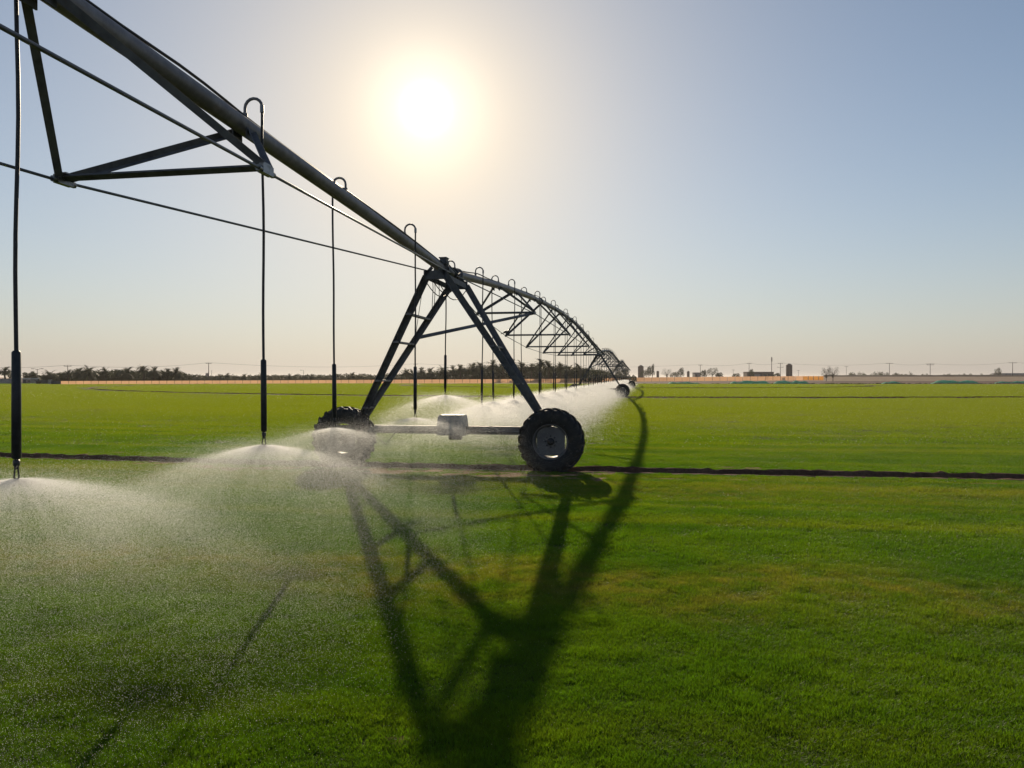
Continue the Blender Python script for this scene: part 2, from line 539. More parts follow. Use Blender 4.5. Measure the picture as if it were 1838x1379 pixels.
BARE = [(P(722, 1335, 3.54), .075, .06)]
for i in range(70):
    th = random.uniform(-.075, .085) if i < 30 else random.uniform(-.032, .02)
    rr = 156.4 + (random.choice([1, 1, 1, -1]) * random.uniform(.5, 1.3) if i < 30 else random.uniform(.48, 1.25))
    x_, y_ = polar(rr, th)
    BARE.append((Vector((x_, y_, 0)), random.uniform(.1, .6), random.uniform(.06, .17)))
tiers = [  # name, patch size, blades, blade height, width, two segments, dew, Dmin, Dmax, overlap
    ('turf_near', .12, 260, .031, .0024, True, 1, 1.5, 7.0, 3.0),
    ('turf_mid', .22, 380, .032, .0042, True, 1, 7.0, 19.0, 2.8),
    ('turf_far', 1.2, 1500, .042, .011, False, 6, 19.0, 60.0, 2.4),
    ('turf_distant', 3.5, 2400, .05, .03, False, 6, 60.0, 230.0, 2.2)]
pts_all = []; tier_all = []
tuft_objs = []
for ti, (nm, size, n, h, wd, s2, dew, d0, d1, ov) in enumerate(tiers):
    tuft_objs.append(patch(nm, size, n, h, wd, s2, dew))
    st = size / math.sqrt(ov)
    ys = np.arange(d0, d1, st); xs = np.arange(-.78 * d1 - 1, .78 * d1 + 1, st)
    X, Y = np.meshgrid(xs, ys); X = X.ravel(); Y = Y.ravel()
    X = X + (rng.random(len(X)) - .5) * st * .7; Y = Y + (rng.random(len(Y)) - .5) * st * .7
    ok = np.abs(X) < .76 * Y + 1.2 + size
    rel = np.stack([X - PIV.x, Y - PIV.y], 1)
    rd = np.hypot(rel[:, 0], rel[:, 1])
    for tr in TRACKS:
        ok &= np.abs(rd - tr) > .36 + size * .5
    # beyond the far edge: none
    ok &= ((X - (e1 + nrm_e * 13)[0]) * nrm_e[0] + (Y - (e1 + nrm_e * 13)[1]) * nrm_e[1]) < -size
    ok &= rd < 213
    for c_, a_, b_ in BARE:
        if c_.y < 19 and ti < 2:
            ok &= (((X - c_.x) / a_) ** 2 + ((Y - c_.y) / b_) ** 2 > .6 + .8 * rng.random(len(X))) | (rng.random(len(X)) < .12)
    X = X[ok]; Y = Y[ok]
    pts_all.append(np.stack([X, Y, np.zeros_like(X)], 1)); tier_all.append(np.full(len(X), ti))
    # along the lips of the tracks: small tufts close to the edge, so the turf ends raggedly
lip = []
for sgn in (-1, 1):
    for t_ in np.arange(-.085, .11, .0011):
        x_, y_ = polar(156.4 + sgn * (.39 + random.uniform(0, .12)), t_ + random.uniform(-.0005, .0005))
        lip.append((x_, y_, 0.0))
for tr, k_ in ((TRACKS[0], 3), ):
    pass
pts_all.append(np.array(lip)); tier_all.append(np.zeros(len(lip), dtype=int))
lip2 = []
for tr, stp in ((TRACKS[0], .004), (TRACKS[1], .006), (TRACKS[2], .012)):
    for sgn in (-1, 1):
        for t_ in np.arange(-R(90), R(92), stp):
            x_, y_ = polar(tr + sgn * .55, t_)
            if y_ > 7 and abs(x_) < .76 * y_ + 1: lip2.append((x_, y_, 0.0))
pts_all.append(np.array(lip2)); tier_all.append(np.ones(len(lip2), dtype=int))
pts_all = np.concatenate(pts_all); tier_all = np.concatenate(tier_all).astype(np.int32)

def scatter_object(name, points, tier, sources, mat=None, smin=.85, smax=1.2, turn=True, scales=None):
    me = bpy.data.meshes.new(name)
    zs = scales if scales is not None else np.ones(len(points))
    me.vertices.add(len(points)); me.vertices.foreach_set('co', np.asarray(points, dtype=np.float32).ravel())
    at = me.attributes.new('tier', 'INT', 'POINT'); at.data.foreach_set('value', np.asarray(tier, dtype=np.int32))
    at = me.attributes.new('tall', 'FLOAT', 'POINT'); at.data.foreach_set('value', np.asarray(zs, dtype=np.float32))
    if mat: me.materials.append(mat)
    o = link(name, me)
    ng = bpy.data.node_groups.new(name + '_nodes', 'GeometryNodeTree')
    ng.interface.new_socket('Geometry', in_out='INPUT', socket_type='NodeSocketGeometry')
    ng.interface.new_socket('Geometry', in_out='OUTPUT', socket_type='NodeSocketGeometry')
    N = ng.nodes.new; L = ng.links.new
    gi = N('NodeGroupInput'); go = N('NodeGroupOutput'); jn = N('GeometryNodeJoinGeometry')
    ta = N('GeometryNodeInputNamedAttribute'); ta.data_type = 'INT'; ta.inputs['Name'].default_value = 'tier'
    rr = N('FunctionNodeRandomValue'); rr.data_type = 'FLOAT_VECTOR'
    rr.inputs[0].default_value = (0, 0, 0); rr.inputs[1].default_value = (0, 0, 6.283 if turn else 0)
    rs = N('FunctionNodeRandomValue'); rs.data_type = 'FLOAT'
    rs.inputs[2].default_value = smin; rs.inputs[3].default_value = smax
    tl = N('GeometryNodeInputNamedAttribute'); tl.data_type = 'FLOAT'; tl.inputs['Name'].default_value = 'tall'
    cmb = N('ShaderNodeCombineXYZ'); mz = N('ShaderNodeMath'); mz.operation = 'MULTIPLY'
    L(tl.outputs[0], mz.inputs[0]); L(rs.outputs[1], mz.inputs[1])
    L(rs.outputs[1], cmb.inputs[0]); L(rs.outputs[1], cmb.inputs[1]); L(mz.outputs[0], cmb.inputs[2])
    for i, so in enumerate(sources):
        cmp_ = N('FunctionNodeCompare'); cmp_.data_type = 'INT'; cmp_.operation = 'EQUAL'
        L(ta.outputs[0], cmp_.inputs[2]); cmp_.inputs[3].default_value = i
        oi = N('GeometryNodeObjectInfo'); oi.inputs['Object'].default_value = so
        oi.inputs['As Instance'].default_value = True
        ip = N('GeometryNodeInstanceOnPoints')
        L(gi.outputs[0], ip.inputs['Points']); L(cmp_.outputs[0], ip.inputs['Selection'])
        L(oi.outputs['Geometry'], ip.inputs['Instance'])
        L(rr.outputs[0], ip.inputs['Rotation']); L(cmb.outputs[0], ip.inputs['Scale'])
        L(ip.outputs[0], jn.inputs[0])
    L(jn.outputs[0], go.inputs[0])
    md = o.modifiers.new('scatter', 'NODES'); md.node_group = ng
    return o
def vnoise(x, y, cell, seed):
    g0 = np.random.default_rng(seed).random((64, 64))
    u = x / cell; v = y / cell; i = np.floor(u).astype(int); j = np.floor(v).astype(int)
    fu = u - i; fv = v - j; fu = fu * fu * (3 - 2 * fu); fv = fv * fv * (3 - 2 * fv)
    q = lambda a, b: g0[a % 64, b % 64]
    return (q(i, j) * (1 - fu) + q(i + 1, j) * fu) * (1 - fv) + (q(i, j + 1) * (1 - fu) + q(i + 1, j + 1) * fu) * fv
cl = .5 * vnoise(pts_all[:, 0], pts_all[:, 1], .16, 1) + .3 * vnoise(pts_all[:, 0], pts_all[:, 1], .38, 2) + .2 * vnoise(pts_all[:, 0], pts_all[:, 1], 1.1, 3)
cl2 = .6 * vnoise(pts_all[:, 0], pts_all[:, 1], 1.4, 4) + .4 * vnoise(pts_all[:, 0], pts_all[:, 1], 4.5, 5)
cl = np.where(tier_all < 2, cl, cl2)
tall = .46 + .84 * np.clip((cl - .2) / .6, 0, 1)
tag(scatter_object('grass', pts_all, tier_all, tuft_objs, None, .8, 1.2, True, tall), 'short mown turf grass covering the whole field', 'grass', kind='stuff')

# bare earth patches in the turf, low irregular domes
for i, (c_, a_, b_) in enumerate(BARE):
    n = 18
    vs = [(0, 0, .012)]
    for ring, zz in ((.55, .010), (1.0, .003)):
        for k_ in range(n):
            t_ = 2 * math.pi * k_ / n
            f_ = ring * (1 + .22 * math.sin(3 * t_ + i) + .15 * math.sin(7 * t_ + 2 * i))
            vs.append((math.cos(t_) * a_ * f_, math.sin(t_) * b_ * f_, zz + .004 * math.sin(5 * t_ + i)))
    fs = [(0, 1 + k_, 1 + (k_ + 1) % n) for k_ in range(n)] + [(1 + k_, 1 + n + k_, 1 + n + (k_ + 1) % n, 1 + (k_ + 1) % n) for k_ in range(n)]
    mb = MB(); mb.add(vs, fs, True)
    o = mb.build('bare_patch', M['tan'], None, (c_.x, c_.y, .004))
    tag(o, 'bare tan earth patch in the turf below the tower shadow' if i == 0 else 'small bare tan earth patch in the turf beside the near wheel track', 'bare patch', None if i == 0 else 'bare patches along the near wheel track', kind='structure')

# ------------------------------------------------------------------ the machine
PIPE_R = .084
PZ = 3.78
def span_z(d, L, crown):
    t = d / L
    return PZ + crown * 4 * t * (1 - t)

def make_span(name, d0, L, crown, nodes, label, strut_ds=1.35, stop=None):
    """nodes: list of (distance, width, z) of the truss V points. Local y runs along the pipe away from the camera."""
    root = empty(name, W(d0, 0, 0), RZ)
    tag(root, label, 'irrigation span', 'truss spans of the pivot machine')
    zf = lambda d: span_z(d, L, crown)
    a0, a1 = (.35, L - .35) if stop is None else (stop, L - .35)
    m = MB()
    N = 44
    pts_ = [(0, a0 + (a1 - a0) * i / N, zf(a0 + (a1 - a0) * i / N)) for i in range(N + 1)]
    m.tube(pts_, PIPE_R, 20)
    pipe = m.build('pipe', M['galv'], root)
    # weld collars / flanges where the pipe lengths meet
    for d in [x for x in np.arange(a1 - .05, a0 + .01, -12.3)]:
        fl = MB()
        dz = zf(d + .1) - zf(d - .1)
        ax = Vector((0, .2, dz)).normalized()
        c = Vector((0, d, zf(d)))
        for s_ in (-.014, .014):
            fl.disc(c + ax * s_, ax, PIPE_R + .045, .016, 20)
        for k in range(8):
            t = k * math.pi / 4
            fl.disc(c + Vector((math.cos(t), 0, math.sin(t))) * (PIPE_R + .026), ax, .010, .075, 6)
        fl.build('flange', M['galv'], pipe)
    # power cable lying on the pipe, strapped every few metres
    cb = MB()
    rnd = random.Random(int(L * 10))
    cp = []
    for i in range(int((a1 - a0) / .35) + 1):
        d = a0 + i * .35
        ph = d * 1.15
        lift = .006 + .04 * max(0, math.sin(ph * .55)) ** 8 + rnd.uniform(0, .003)
        cp.append((.03 + .02 * math.sin(ph * .6), d, zf(d) + PIPE_R + lift - .008))
    cb.tube(cp, .013, 6)
    cb.build('power_cable', M['cable'], root)
    # truss
    nd = [n_ for n_ in nodes]
    for sgn in (-1, 1):
        m = MB()
        ends = [(sgn * .13, L - .25, zf(L - .25) - .06)]
        st = [(sgn * .13, .25, zf(.25) - .06)] if stop is None else []
        pp = st + [(sgn * w_ / 2, d, z) for d, w_, z in nd] + ends
        m.tube(pp, .0125, 7)
        m.build('truss_rod', M['rod'], root)
    for d, w_, z in nd:
        m = MB()
        m.angle((-w_ / 2 + .02, d, z + .03), (w_ / 2 - .02, d, z + .03), .065, .008, roll=.4)
        m.build('spreader', M['galv_leg'], root)
        for sgn in (-1, 1):
            m = MB()
            m.box((sgn * w_ / 2, d, z + .01), (.05, .16, .07))
            m.disc((sgn * w_ / 2, d - .10, z), (0, 1, 0), .026, .035, 6)
            m.disc((sgn * w_ / 2, d + .10, z), (0, 1, 0), .026, .035, 6)
            m.box((sgn * (w_ / 2 - .03), d, z + .055), (.09, .12, .012))
            m.build('node_clamp', M['bolt'], root)
            for e in (-1, 1):
                dd = d + e * strut_ds
                if stop is not None and dd < stop: continue
                m = MB()
                top = (sgn * .075, dd, zf(dd) - .055)
                m.angle((sgn * (w_ / 2 - .01), d + e * .05, z + .035), top, .058, .007, roll=.5 * sgn)
                m.box((sgn * .07, dd, zf(dd) - .07), (.014, .16, .13))
                m.build('strut', M['galv_leg'], root)
    root['L'] = L
    return root

def nodes_for(L, n, crown, wmax=2.95, zlow=3.02, wend=1.62):
    res = []
    for i in range(1, n + 1):
        d = L * i / (n + 1)
        t = d / L
        q = math.sin(math.pi * t) ** .9
        q0 = math.sin(math.pi / (n + 1)) ** .9
        f_ = (q - q0) / (1 - q0)
        res.append((d, wend + (wmax - wend) * f_, 3.50 + (zlow - 3.50) * f_))
    return res

SP = []   # (start distance, length, crown)
SP.append((-50.4, 50.4, .70)); SP.append((0, 50.4, 1.0)); SP.append((50.4, 55.2, 1.0)); SP.append((105.6, 50.8, 1.0))
make_span('irrigation_span', SP[0][0], 50.4, .70, [(50.4 - 15.4, 2.3, 3.18), (50.4 - 8.6, 1.76, 3.33)],
          'nearest pipe span running overhead at the upper left, with one truss', 1.22, stop=50.4 - 21)
make_span('irrigation_span', SP[1][0], 50.4, 1.0, nodes_for(50.4, 7, 1.0), 'arched truss span between the near and the middle wheel tower')
make_span('irrigation_span', SP[2][0], 55.2, 1.0, nodes_for(55.2, 8, 1.0), 'far truss span beyond the middle wheel tower')
make_span('irrigation_span', SP[3][0], 50.8, 1.0, nodes_for(50.8, 7, 1.0), 'farthest truss span ending at the pivot point')

# --- wheel tower
def make_wheel(parent, x, y, z):
    wheel = MB()
    r = .62
    # rim barrel and flanges (axis = local y, outer face at -y)
    wheel.lathe([(.318, -.165), (.330, -.172), (.336, -.160), (.315, -.145), (.300, -.10), (.290, -.06), (.290, .06), (.300, .11), (.315, .145), (.336, .16), (.33, .172), (.318, .165)], 48)
    # disc: round with four flats, so light shows through four slots
    n = 64
    def rad(t):
        base = .294
        f_ = max(abs(math.cos(t)), abs(math.sin(t)))
        return min(base, .262 / f_)
    ring = []
    vs = []; fs = []
    for yy in (-.085, -.073):
        vs.append((0, yy, 0))
        for k in range(n):
            t = 2 * math.pi * k / n
            vs.append((rad(t) * math.cos(t), yy, rad(t) * math.sin(t)))
    for k in range(n):
        a = 1 + k; b = 1 + (k + 1) % n
        fs.append((0, a, b)); fs.append((n + 1, n + 1 + b, n + 1 + a)); fs.append((a, n + 1 + a, n + 1 + b, b))
    wheel.add(vs, fs)
    w_ = wheel.build('wheel', M['rim'], parent, (x, y, z))
    tyre = MB()
    # carcass
    prof = [(.318, -.150), (.335, -.172), (.40, -.192), (.47, -.198), (.53, -.190), (.572, -.165), (.586, -.10), (.590, 0), (.586, .10), (.572, .165), (.53, .190), (.47, .198), (.40, .192), (.335, .172), (.318, .150)]
    tyre.lathe(prof, 72)
    nl = 21
    for side in (-1, 1):
        for k in range(nl):
            t0 = 2 * math.pi * (k + (.5 if side > 0 else 0)) / nl
            vs = []
            for (yy, dt, r0, r1) in ((.012, .20, .575, .622), (.10, .09, .572, .622), (.172, .0, .555, .612), (.205, -.035, .505, .565)):
                for tw in (-.036, .036):
                    for r_ in (r0, r1):
                        t = t0 + dt + tw * (.8 if r_ == r1 else 1.1)
                        vs.append((r_ * math.cos(t), side * yy, r_ * math.sin(t)))
            fs = []
            for j in range(3):
                b = j * 4
                # per ring: 0=(-tw,r0) 1=(-tw,r1) 2=(+tw,r0) 3=(+tw,r1)
                fs += [(b + 1, b + 3, b + 7, b + 5), (b, b + 1, b + 5, b + 4), (b + 3, b + 2, b + 6, b + 7)]
            fs += [(0, 2, 3, 1), (12, 13, 15, 14)]
            tyre.add(vs, fs)
    tyre.build('tyre', M['rubber'], w_)
    hub = MB()
    hub.lathe([(0, -.135), (.055, -.135), (.066, -.12), (.066, -.09)], 24)
    hub.build('hub', M['hose'], w_)
    for k in range(8):
        t = k * math.pi / 4
        b = MB(); b.disc((.103 * math.cos(t), -.096, .103 * math.sin(t)), (0, 1, 0), .016, .024, 6)
        b.build('wheel_nut', M['hose'], w_)
    gb = MB()   # wheel gearbox behind
    gb.disc((0, .20, 0), (0, 1, 0), .13, .16, 20); gb.disc((0, .06, 0), (0, 1, 0), .06, .22, 14)
    gb.box((0, .23, .03), (.30, .14, .22))
    gb.build('gearbox', M['galv_leg'], w_)
    return w_

def make_tower(loc, label):
    t = empty('wheel_tower', loc, RZ)
    tag(t, label, 'wheel tower', 'wheel towers of the pivot machine')
    WZ, BZ, BS = .555, .715, .27
    for sgn in (-1, 1):
        make_wheel(t, sgn * 2.05, -.12, WZ)
    b = MB()
    b.bar((-2.05, BS, BZ), (2.05, BS, BZ), .16, .155)
    for sgn in (-1, 1):
        b.box((sgn * 1.93, BS, BZ), (.26, .20, .19))
    base = b.build('base_beam', M['galv_leg'], t)
    # motor cover on the beam
    c = MB()
    vs = []
    for (hw, hy, z) in ((.285, .15, BZ - .10), (.28, .18, BZ + .02), (.262, .18, BZ + .20), (.245, .17, BZ + .285), (.22, .14, BZ + .30)):
        for sx, sy in ((-1, -1), (1, -1), (1, 1), (-1, 1)):
            vs.append((.05 + sx * hw, BS - .02 + sy * hy, z))
    fs = []
    for i in range(4):
        for k in range(4):
            fs.append((i * 4 + k, i * 4 + (k + 1) % 4, i * 4 + 4 + (k + 1) % 4, i * 4 + 4 + k))
    fs += [(3, 2, 1, 0), (16, 17, 18, 19)]
    c.add(vs, fs)
    cv = c.build('motor_cover', M['cover'], t)
    md = MB(); md.disc((.10, BS, BZ - .12), (1, 0, 0), .075, .24, 16); md.box((.14, BS, BZ - .13), (.16, .20, .09))
    md.disc((.38, BS - .02, BZ + .02), (1, 0, 0), .05, .12, 12)
    md.build('drive_motor', M['galv'], t)
    ds = MB(); ds.tube([(-1.9, BS - .11, BZ - .02), (1.9, BS - .11, BZ - .02)], .016, 8)
    ds.build('drive_shaft', M['rod'], t)
    # four legs: each pair leaves one end of the beam and spreads along the pipe
    def leg_pt(sx, sy, f_):
        a = Vector((sx * 1.93, BS + sy * .05, BZ + .06)); q = Vector((sx * .17, sy * .82, PZ - .17))
        return a.lerp(q, f_)
    for sx in (-1, 1):
        for sy in (-1, 1):
            m = MB()
            m.angle(leg_pt(sx, sy, 0), leg_pt(sx, sy, 1.0), .112, .012, up=(0, -1, 0), roll=0 if sx * sy > 0 else 0)
            m.build('leg', M['galv_leg'], t)
    # ladder rungs on the left pair, two ties on the right
    for f_ in (.13, .32, .58, .76):
        m = MB(); p0, p1 = leg_pt(-1, -1, f_), leg_pt(-1, 1, f_)
        m.box((p0 + p1) / 2 + Vector((.02, -.01, 0)), (.10, (p1 - p0).length + .12, .035)); m.build('rung', M['galv'], t)
    for f_ in (.55, .30):
        m = MB(); p0, p1 = leg_pt(1, -1, f_), leg_pt(1, 1, f_)
        m.box((p0 + p1) / 2, (.08, (p1 - p0).length + .10, .03)); m.build('tie_plate', M['galv'], t)
    # thin diagonal brace rods on the left pair
    m = MB(); m.tube([leg_pt(-1, -1, .62) + Vector((.02, 0, 0)), leg_pt(-1, 1, .14)], .009, 6)
    m.tube([leg_pt(-1, -1, .97), leg_pt(-1, 1, .62)], .006, 6); m.build('brace_rod', M['rod'], t)
    # long brace from the left pair out to the first truss point of the next span, on the right
    m = MB(); m.angle(leg_pt(-1, 1, .62), (.80, 6.28, 3.50), .075, .008, roll=.3); m.build('cross_brace', M['galv_leg'], t)
    # head: cradle plates, ball joint, flexible boot, tower box
    m = MB()
    for sy in (-1, 1):
        m.bar((-.22, sy * .80, PZ - .16), (.22, sy * .80, PZ - .16), .02, .16)
        m.bar((-.20, sy * .80, PZ - .16), (-.06, sy * .80, PZ - .02), .02, .06)
        m.bar((.20, sy * .80, PZ - .16), (.06, sy * .80, PZ - .02), .02, .06)
    for sx in (-1, 1):
        m.bar((sx * .19, -.82, PZ - .18), (sx * .19, .82, PZ - .18), .016, .10)
    m.build('head_cradle', M['galv_leg'], t)
    m = MB()
    m.lathe([(.09, -.42), (.15, -.40), (.15, -.37), (.095, -.36), (.10, -.20), (.125, -.14), (.118, -.08), (.13, -.02), (.118, .04), (.128, .10), (.10, .15), (.095, .36), (.15, .37), (.15, .40), (.09, .42)], 24, c=(0, 0, PZ))
    m.build('flexible_joint', M['hose'], t)
    m = MB()
    m.box((.06, -.42, PZ + .14), (.12, .16, .10)); m.box((.06, -.42, PZ + .20), (.15, .20, .02))
    m.bar((-.10, -.75, PZ + .10), (.12, -.3, PZ + .14), .02, .05); m.bar((.12, -.75, PZ + .10), (-.10, -.3, PZ + .14), .02, .05)
    m.tube([(.12, -.60, PZ + .14), (.2, -.4, PZ + .02), (.22, 0, PZ - .05), (.15, .5, PZ + .05)], .012, 6)
    m.build('control_box', M['galv_leg'], t)
    m = MB()
    for cx, r_, y0, y1 in ((-.10, .28, -.7, .5), (.12, .33, -.6, .7), (.0, .22, -.5, .3)):
        m.tube([(cx + .3 * (i / 10 - .5), y0 + (y1 - y0) * i / 10, PZ - .2 - r_ * math.sin(math.pi * i / 10)) for i in range(11)], .009, 6)
    for cx in (-.14, -.10, -.02):
        m.tube([(cx, -.5, PZ - .15), (cx + .01, -.5, PZ - .5 - cx), (cx - .02, -.48, PZ - .75 + cx * .6)], .007, 5)
    m.build('cable_loop', M['cable'], t)
    # cable down the left leg
    m = MB(); m.tube([leg_pt(-1, 1, 1 - i / 10) + Vector((.03, .05 + .03 * math.sin(i * 2), 0)) for i in range(11)] + [Vector((-1.3, BS - .1, BZ - .3)), Vector((-1.1, BS - .08, BZ - .05))], .010, 6)
    m.build('leg_cable', M['cable'], t)
    return t
tower = make_tower(T1, 'near wheel tower with two big tractor tyres and a pale motor cover')
for d_, lb in ((50.4, 'middle wheel tower in the distance at the end of the arched span'), (105.6, 'farthest wheel tower, small, just behind the middle tower')):
    c = copy_tree(tower); c.location = W(d_, 0, 0); c['label'] = lb

# --- pivot point: pyramid of four legs with a riser
pv = empty('pivot_point', W(PIV_S, 0, GZ), RZ)
tag(pv, 'four legged pivot point where the last span ends', 'pivot')
for sx in (-1, 1):
    for sy in (-1, 1):
        m = MB(); m.angle((sx * 1.5, sy * 1.5, 0), (sx * .25, sy * .25, PZ - GZ - .2), .1, .01); m.build('leg', M['galv_leg'], pv)
m = MB(); m.tube([(0, 0, 0), (0, 0, PZ - GZ), (0, -.1, PZ - GZ + .05), (0, -.4, PZ - GZ)], .09, 14); m.build('riser_pipe', M['galv'], pv)

# --- sprinkler drops
PLATE_Z = 1.11
def pipe_z(d):
    for a, L, cr in SP:
        if a <= d <= a + L: return span_z(d - a, L, cr)
    return PZ
def arc(side, rise, half):
    pts_ = []
    for i in range(9):
        t = math.pi * i / 8
        pts_.append((side * (half - half * math.cos(t)), 0, rise + half * math.sin(t)))
    return pts_

def make_drop(d, side, label, dz=0.0, simple_=False, proto=None):
    o = empty('sprinkler_drop', W(d, 0, 0), RZ)
    tag(o, label, 'sprinkler drop', 'drop hoses along the pipe')
    z = pipe_z(d); r_ = random.Random(int(d * 100) + 5)
    half = .088; off_ = side * 2 * half; rise = .095
    tilt = Vector((r_.uniform(-.04, .04), r_.uniform(-.06, .06), 0)) * (.25 if d < -6 else 1.0)
    ns = 6 if simple_ else 10
    m = MB()
    m.tube([(0, 0, z + PIPE_R - .03), (0, 0, z + PIPE_R + .05)], .024, ns)
    pp = [(0, 0, z + PIPE_R)] + [(x, y, z + PIPE_R + zz) for x, y, zz in arc(side, rise, half)]
    m.tube(pp, .0145, ns)
    m.build('gooseneck', M['galv'], o)
    end = Vector((off_, 0, z + PIPE_R + rise))
    if not simple_:
        m = MB(); m.tube([end + Vector((0, 0, .02)), end - Vector((0, 0, .05))], .020, 10); m.build('hose_clamp', M['bolt'], o)
    wt = PLATE_Z + dz + .80; wb = PLATE_Z + dz + .135
    q1 = Vector((off_, 0, wt)) + tilt * .8; q2 = Vector((off_, 0, wb)) + tilt
    m = MB()
    n = 10
    hp = [end]
    for i in range(1, n + 1):
        f_ = i / n
        p = end.lerp(q1, f_)
        p += Vector((side * 0.008 * math.sin(f_ * math.pi * 2.2 + d), .012 * math.sin(f_ * math.pi * 1.7 + d * 2), 0)) * math.sin(math.pi * f_)
        hp.append(p)
    m.tube(hp, .0125, ns); m.build('hose', M['hose'], o)
    m = MB(); m.tube([q1 + Vector((0, 0, .012)), q1, q2.lerp(q1, .5), q2, q2 - Vector((0, 0, .01))], [.018, .0265, .0275, .0275, .018], ns + 4); m.build('weight', M['weight'], o)
    # nozzle: coupling, body, two arms and a spinner plate
    m = MB()
    b = q2
    m.tube([b, b - Vector((0, 0, .015)), b - Vector((0, 0, .016)), b - Vector((0, 0, .05)), b - Vector((0, 0, .055)), b - Vector((0, 0, .075))], [.012, .012, .020, .020, .014, .014], ns)
    for s_ in (-1, 1):
        m.tube([b + Vector((s_ * .010, 0, -.05)), b + Vector((s_ * .013, 0, -.085)), b + Vector((s_ * .018, 0, -.125)), b + Vector((s_ * .008, 0, -.14))], .0055, 6)
    m.disc(b + Vector((0, 0, -.138)), (0, 0, 1), .016, .012, 10)
    m.build('nozzle', M['nozzle'], o)
    return W(d, 0, 0) + AV * (q2.x) + AX * (q2.y) + Vector((0, 0, PLATE_Z + dz))

drops = []
DS = [(-12.2, 1, 0), (-9.785, -1, .0), (-7.36, 1, 0), (-4.94, -1, 0), (-2.56, 1, 0), (.62, -1, .28), (2.5, 1, 0), (5.2, -1, 0), (6.7, 1, 0), (10.0, -1, 0), (11.9, 1, 0), (14.8, -1, 0), (16.6, 1, 0)]
lab = {-12.2: 'drop hose out of frame at far left, overhead', -9.785: 'leftmost long drop hose with black weight hanging in the near foreground', -7.36: 'second drop hose from the left, its gooseneck beside the near truss point',
       -4.94: 'third drop hose from the left, hanging in front of the left tyre', -2.56: 'fourth drop hose from the left, just before the tower ladder legs', .62: 'short drop hose hanging inside the near tower, spraying highest',
       2.5: 'first drop hose right of the tower middle, seen beside the near right leg', 5.2: 'second drop hose right of the tower middle, crossing the tower right legs'}
od = ['first', 'second', 'third', 'fourth', 'fifth', 'sixth', 'seventh', 'eighth', 'ninth', 'tenth', 'eleventh', 'twelfth', 'thirteenth', 'fourteenth', 'fifteenth', 'sixteenth', 'seventeenth', 'eighteenth', 'nineteenth', 'twentieth', 'twenty-first', 'twenty-second', 'twenty-third', 'twenty-fourth', 'twenty-fifth']
cnt2 = 0
cnt = 0
d = 19.2; sd_ = -1
while d < 49.5:
    DS.append((d, sd_, 0)); d += 2.42; sd_ = -sd_
far_start = len(DS)
d = 51.6
while d < 155:
    if abs(d - 105.6) > .6: DS.append((d, sd_, 0))
    d += 2.42; sd_ = -sd_
for i, (d, side, dz) in enumerate(DS):
    if d < -10: continue
    if d in lab: lb = lab[d]
    elif d < 50:
        lb = 'thin drop hose under the arched span, %s beyond the near tower legs' % od[cnt]; cnt += 1
    elif d < 105.6:
        lb = 'tiny drop hose under the far span, %s beyond the middle wheel tower' % od[cnt2]; cnt2 += 1
    else: lb = 'tiny drop hose in the farthest row before the pivot'
    drops.append((make_drop(d, side, lb, dz, d > 12), d, lb))

# ------------------------------------------------------------------ water
def spray_points(n, seed, zdrop=1.11):
    g_ = np.random.default_rng(seed)
    u = g_.random(n)
    k = g_.integers(0, 40, n)
    jet = 2 * np.pi * (k + .35 * np.sin(k * 5.1)) / 40
    st = u < .38                                   # distinct jets off the plate
    sh = (u >= .38) & (u < .80)                    # the thin sheet between them
    az = np.where(st, jet + g_.normal(0, .018, n), g_.random(n) * 2 * np.pi)
    wv = .35 * np.sin(az * 3 + seed) + .25 * np.sin(az * 7 + 2 * seed)
    v = np.where(st, 6.6 + .6 * np.sin(k * 2.3) + g_.normal(0, .25, n), np.where(sh, 6.2 + wv + g_.normal(0, .35, n), 2.0 + 4.2 * g_.random(n)))
    el = np.where(st, R(-9.5) + g_.normal(0, R(2.0), n), np.where(sh, R(-13) + g_.normal(0, R(3.6), n), R(-20) + g_.normal(0, R(9), n)))
    t = g_.random(n) ** 1.15
    drag = .7 + .9 * g_.random(n)
    vh = v * np.cos(el); vz = v * np.sin(el)
    gq = 9.8 / (1 + .3 * drag)
    T = (vz + np.sqrt(vz ** 2 + 2 * gq * zdrop)) / gq
    tt = t * T
    r = vh * (1 - np.exp(-drag * tt)) / drag + .015
    z = vz * tt - .5 * gq * tt ** 2
    spread = .012 + .05 * t
    x = r * np.cos(az) + g_.normal(0, 1, n) * r * spread; y = r * np.sin(az) + g_.normal(0, 1, n) * r * spread
    z = z + g_.normal(0, 1, n) * .10 * t * r * .5
    fine = g_.random(n) < .30                      # the finest drops hang and drift
    x = np.where(fine, x * 1.15 + g_.normal(0, .38, n), x); y = np.where(fine, y * 1.15 + g_.normal(0, .38, n), y)
    z = np.where(fine, z * .85 + g_.normal(0, .05, n), z)
    z = np.clip(z, -zdrop + .02, .25)
    return np.stack([x, y, z], 1), fine, g_

def spray_mesh(name, n, seed, r0, r1, zdrop=1.11):
    c, fine, g_ = spray_points(n, seed, zdrop)
    rad = r0 + (r1 - r0) * g_.random(len(c)) ** 2.2
    rad = np.where(fine, rad * .8, rad)
    V, Fc = tetra(c, rad, g_)
    return np_mesh(name, V, Fc, M['water'])

